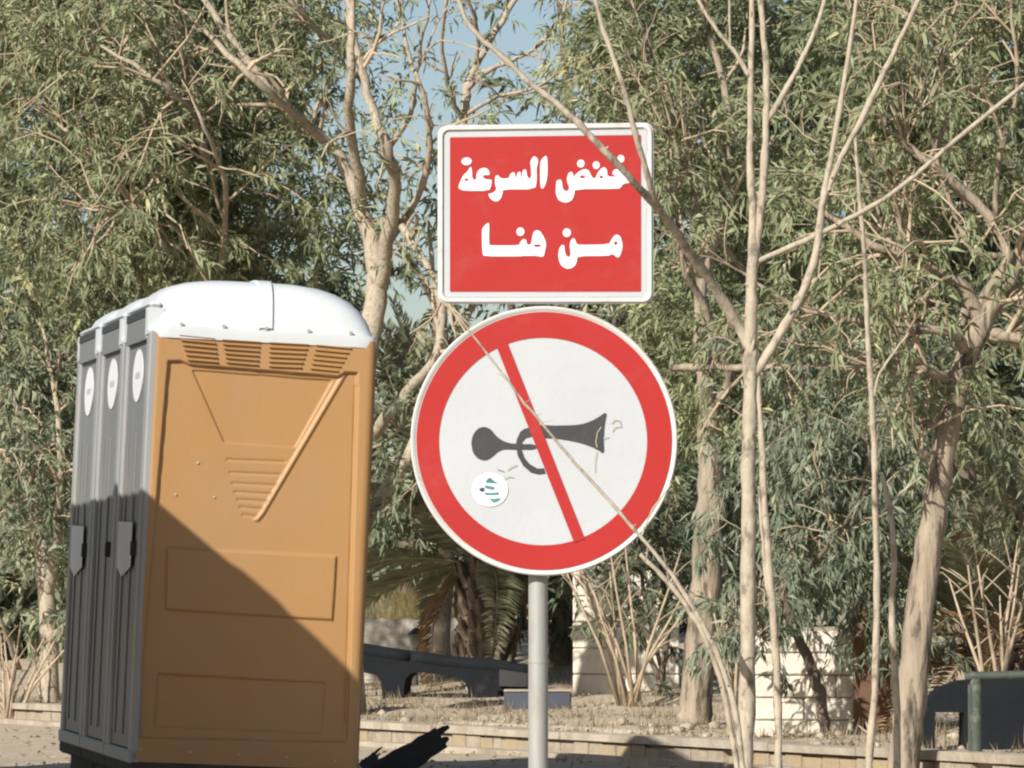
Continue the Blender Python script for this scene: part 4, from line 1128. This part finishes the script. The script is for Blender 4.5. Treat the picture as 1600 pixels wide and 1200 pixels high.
# pale fallen plank on the kerb
A = P(690, 1131, 36.2); B = P(1010, 1147, 33.1)
base = A.copy(); root = empty('fallen_pole', base); tag(root, 'long pale bare pole lying along the kerb', 'pole')
mb = MB(); L = B - A
mb.tube([L * (k / 8) + Vector((0, 0, random.uniform(-.004, .004))) for k in range(9)], [.028] * 9, 8, jit=.08); mb.build('shaft', M['bark_pale'], root, smooth='all')
mb = MB(); mb.tube([L * .3, L * .3 + Vector((.04, .03, .05))], [.014, .009], 6); mb.build('knot', M['bark_pale'], root)

# ------------------------------------------------------------------ made-up tank on legs left of the frame, shaped to shadow the toilets
tc = Vector((-3.50, 22.28, 1.95)); row3 = Vector((-math.sin(ROW), math.cos(ROW), 0))
TR = 1.06; TLn = 4.6
root = empty('added_shadow_tank', (tc.x, tc.y, gz(tc.x, tc.y))); tag(root, 'big horizontal steel water tank on legs facing the toilet doors', 'added shadow caster')
root.rotation_euler.z = ROW
zc = tc.z - gz(tc.x, tc.y)
mb = MB(); pts = []; rad = []
for k in range(9):
    an = R(90 * k / 8); pts.append((0, -TR * math.cos(an), zc)); rad.append(max(TR * math.sin(an), .01))
for k in range(9):
    an = R(90 * k / 8); pts.append((0, TLn + TR * math.sin(an), zc)); rad.append(max(TR * math.cos(an), .01))
mb.tube(pts, rad, 40); mb.build('tank_shell', M['tank'], root, smooth=True)
for y in (.2, TLn / 2, TLn - .2):
    mb = MB(); mb.tube([(0, y - .03, zc), (0, y + .03, zc)], TR + .012, 40); mb.build('hoop', M['tank'], root, smooth=True)
for y in (1.6,):
    mb = MB(); mb.tube([(0, y, zc + TR - .05), (0, y, zc + TR + .10)], .26, 20); mb.build('manhole', M['tank'], root, smooth=True)
    mb = MB(); mb.tube([(0, y, zc + TR + .101), (0, y, zc + TR + .13)], .30, 20); mb.build('manhole_lid', M['tank'], root, smooth=True)
for y in (.5, TLn - .5):
    for s_ in (-1, 1):
        MB().box(s_ * .6 - .06, s_ * .6 + .06, y - .06, y + .06, -.15, zc - TR * .78).build('leg', M['tank'], root)
    MB().box(-.75, .75, y - .08, y + .08, zc - TR * .98, zc - TR * .72).build('saddle', M['tank'], root)

# ------------------------------------------------------------------ ground cover
def scatter_tufts(name, label, cat, N, region, h, mat_, blades=9, spread=.05):
    q = region(N); z = groundz(q[:, 0], q[:, 1])
    C = np.stack([q[:, 0], q[:, 1], z], -1)
    C = np.repeat(C, blades, 0) + rng.normal(size=(N * blades, 3)) * np.array([spread, spread, 0])
    m = len(C)
    d = norm(rng.normal(size=(m, 3)) * .45 + np.array([0, 0, 1]))
    l = h * rng.uniform(.4, 1.2, m)[:, None]; sd = norm(np.cross(d, rand_unit(m))) * .004
    V_ = np.stack([C - sd - [0, 0, .01], C + sd - [0, 0, .01], C + d * l], 1).reshape(-1, 3)
    f_ = np.arange(m * 3).reshape(-1, 3)
    o = link_mesh(name, np_mesh(name, V_, f_, mat_, np.repeat(rng.random(m), 3)))
    tag(o, label, cat, kind='stuff'); return o
def behind_kerb(n, a0=-2, a1=19, d0=.25, d1=6):
    a_ = rng.uniform(a0, a1, n); d = d0 + (d1 - d0) * rng.random(n) ** 1.3
    return np.stack([K0.x + Kd.x * a_ + Kn.x * d, K0.y + Kd.y * a_ + Kn.y * d], -1)
scatter_tufts('dry_grass', 'thin dry grass among the rubble behind the kerb', 'grass', 1200, lambda n: behind_kerb(n), .11, M['litter'])
def px_patch(x0, x1, D0, D1):
    def f_(n):
        d = rng.uniform(D0, D1, n); return np.stack([(rng.uniform(x0, x1, n) - 800) / F * d, d], -1)
    return f_
scatter_tufts('tall_grass', 'tall yellow-green dry grass above the plastered wall', 'grass', 420, px_patch(480, 725, 46.2, 47.6), .9, M['drygrass'], 14, .08)
# leaf litter and chips
def litter(name, label, N, region, size):
    q = region(N); z = groundz(q[:, 0], q[:, 1]) + .012
    C = np.stack([q[:, 0], q[:, 1], z], -1); m = N
    a_ = rng.uniform(0, 2 * math.pi, m); d = np.stack([np.cos(a_), np.sin(a_), rng.normal(size=m) * .35], -1)
    sd = np.stack([-np.sin(a_), np.cos(a_), rng.normal(size=m) * .35], -1)
    l = (size * rng.uniform(.4, 1.3, m))[:, None]
    V_ = np.stack([C - d * l, C + sd * l * .35 + [0, 0, .01], C + d * l, C - sd * l * .35], 1).reshape(-1, 3)
    f_ = np.arange(m * 4).reshape(-1, 4)
    tag(link_mesh(name, np_mesh(name, V_, f_, M['litter'], np.repeat(rng.random(m), 4))), label, 'litter', kind='stuff')
litter('leaf_litter', 'brown dead leaves and chips on the sandy ground', 4000, lambda n: np.concatenate([behind_kerb(n * 2 // 3), px_patch(-50, 1650, 26, 40)(n - n * 2 // 3)]), .022)
# loose stones behind the kerb
def stones(N):
    import bmesh
    bm = bmesh.new(); bmesh.ops.create_icosphere(bm, subdivisions=1, radius=1)
    base = np.array([v.co[:] for v in bm.verts]); fs = np.array([[v.index for v in f.verts] for f in bm.faces]); bm.free()
    q = np.concatenate([behind_kerb(N * 3 // 4, 2, 16, .3, 3.5), px_patch(560, 1650, 26.5, 36)(N - N * 3 // 4)])
    s_ = .012 + .05 * rng.random(N) ** 4
    sc = rng.uniform(.6, 1.2, (N, 3)) * s_[:, None]; sc[:, 2] *= .7
    V_ = base[None] * (1 + rng.normal(size=(N, len(base), 1)) * .16) * sc[:, None, :]
    V_ = V_ + np.stack([q[:, 0], q[:, 1], groundz(q[:, 0], q[:, 1]) + s_ * .25], -1)[:, None, :]
    f_ = (np.arange(N)[:, None, None] * len(base) + fs[None]).reshape(-1, 3)
    tag(link_mesh('rubble', np_mesh('rubble', V_.reshape(-1, 3), f_, M['stones'])), 'scattered stones and rubble behind the kerb', 'rubble', kind='stuff')
stones(420)
# bare brush stems in front of the far wall and around the low tree
def brush(label, D, base, n, spreadpx, hpx, m='twig'):
    c = P(base[0], base[1], D); g = gz(c.x, D)
    root = empty('bare_shrub', (c.x, D, g)); tag(root, label, 'shrub', 'bare shrubs in the garden')
    for k in range(n):
        x1 = random.uniform(-spreadpx, spreadpx); h = random.uniform(.6, 1) * hpx; x0 = random.uniform(-.15, .15) * spreadpx
        sc_ = D / F; dy = random.uniform(-.3, .3)
        pts = [(x0 * sc_, 0, -.05), ((x0 + (x1 - x0) * .35) * sc_, dy * .4, h * .4 * sc_), ((x0 + (x1 - x0) * .75) * sc_, dy * .8, h * .75 * sc_), (x1 * sc_, dy, h * sc_)]
        mb = MB(); mb.tube(pts, [.016, .012, .009, .004], 6, jit=.1)
        for _ in range(4):
            t = random.uniform(.35, .9); i0 = min(int(t * 3), 2)
            p0 = Vector(pts[i0]).lerp(Vector(pts[i0 + 1]), t * 3 - i0)
            d = Vector((random.uniform(-1, 1), random.uniform(-.5, .5), random.uniform(.2, 1))).normalized() * random.uniform(.12, .35)
            mb.tube([p0, p0 + d * .5 + Vector((0, 0, .01)), p0 + d], [.006, .004, .002], 5)
        mb.build('stem', M[m], root, smooth='all')
brush('bare brown shrub stems in front of the hidden cream wall', 39.0, (985, 1110), 12, 130, 260, 'twig')
brush('pale bare brush at the foot of the forked tree', 43.5, (20, 1050), 10, 110, 150)
brush('thin bare brush between thick trunk and tall sapling', 34.6, (1150, 1140), 8, 50, 260)
brush('bare pale stems rising behind the dark round-shouldered bench', 31.0, (1560, 1155), 7, 90, 330)
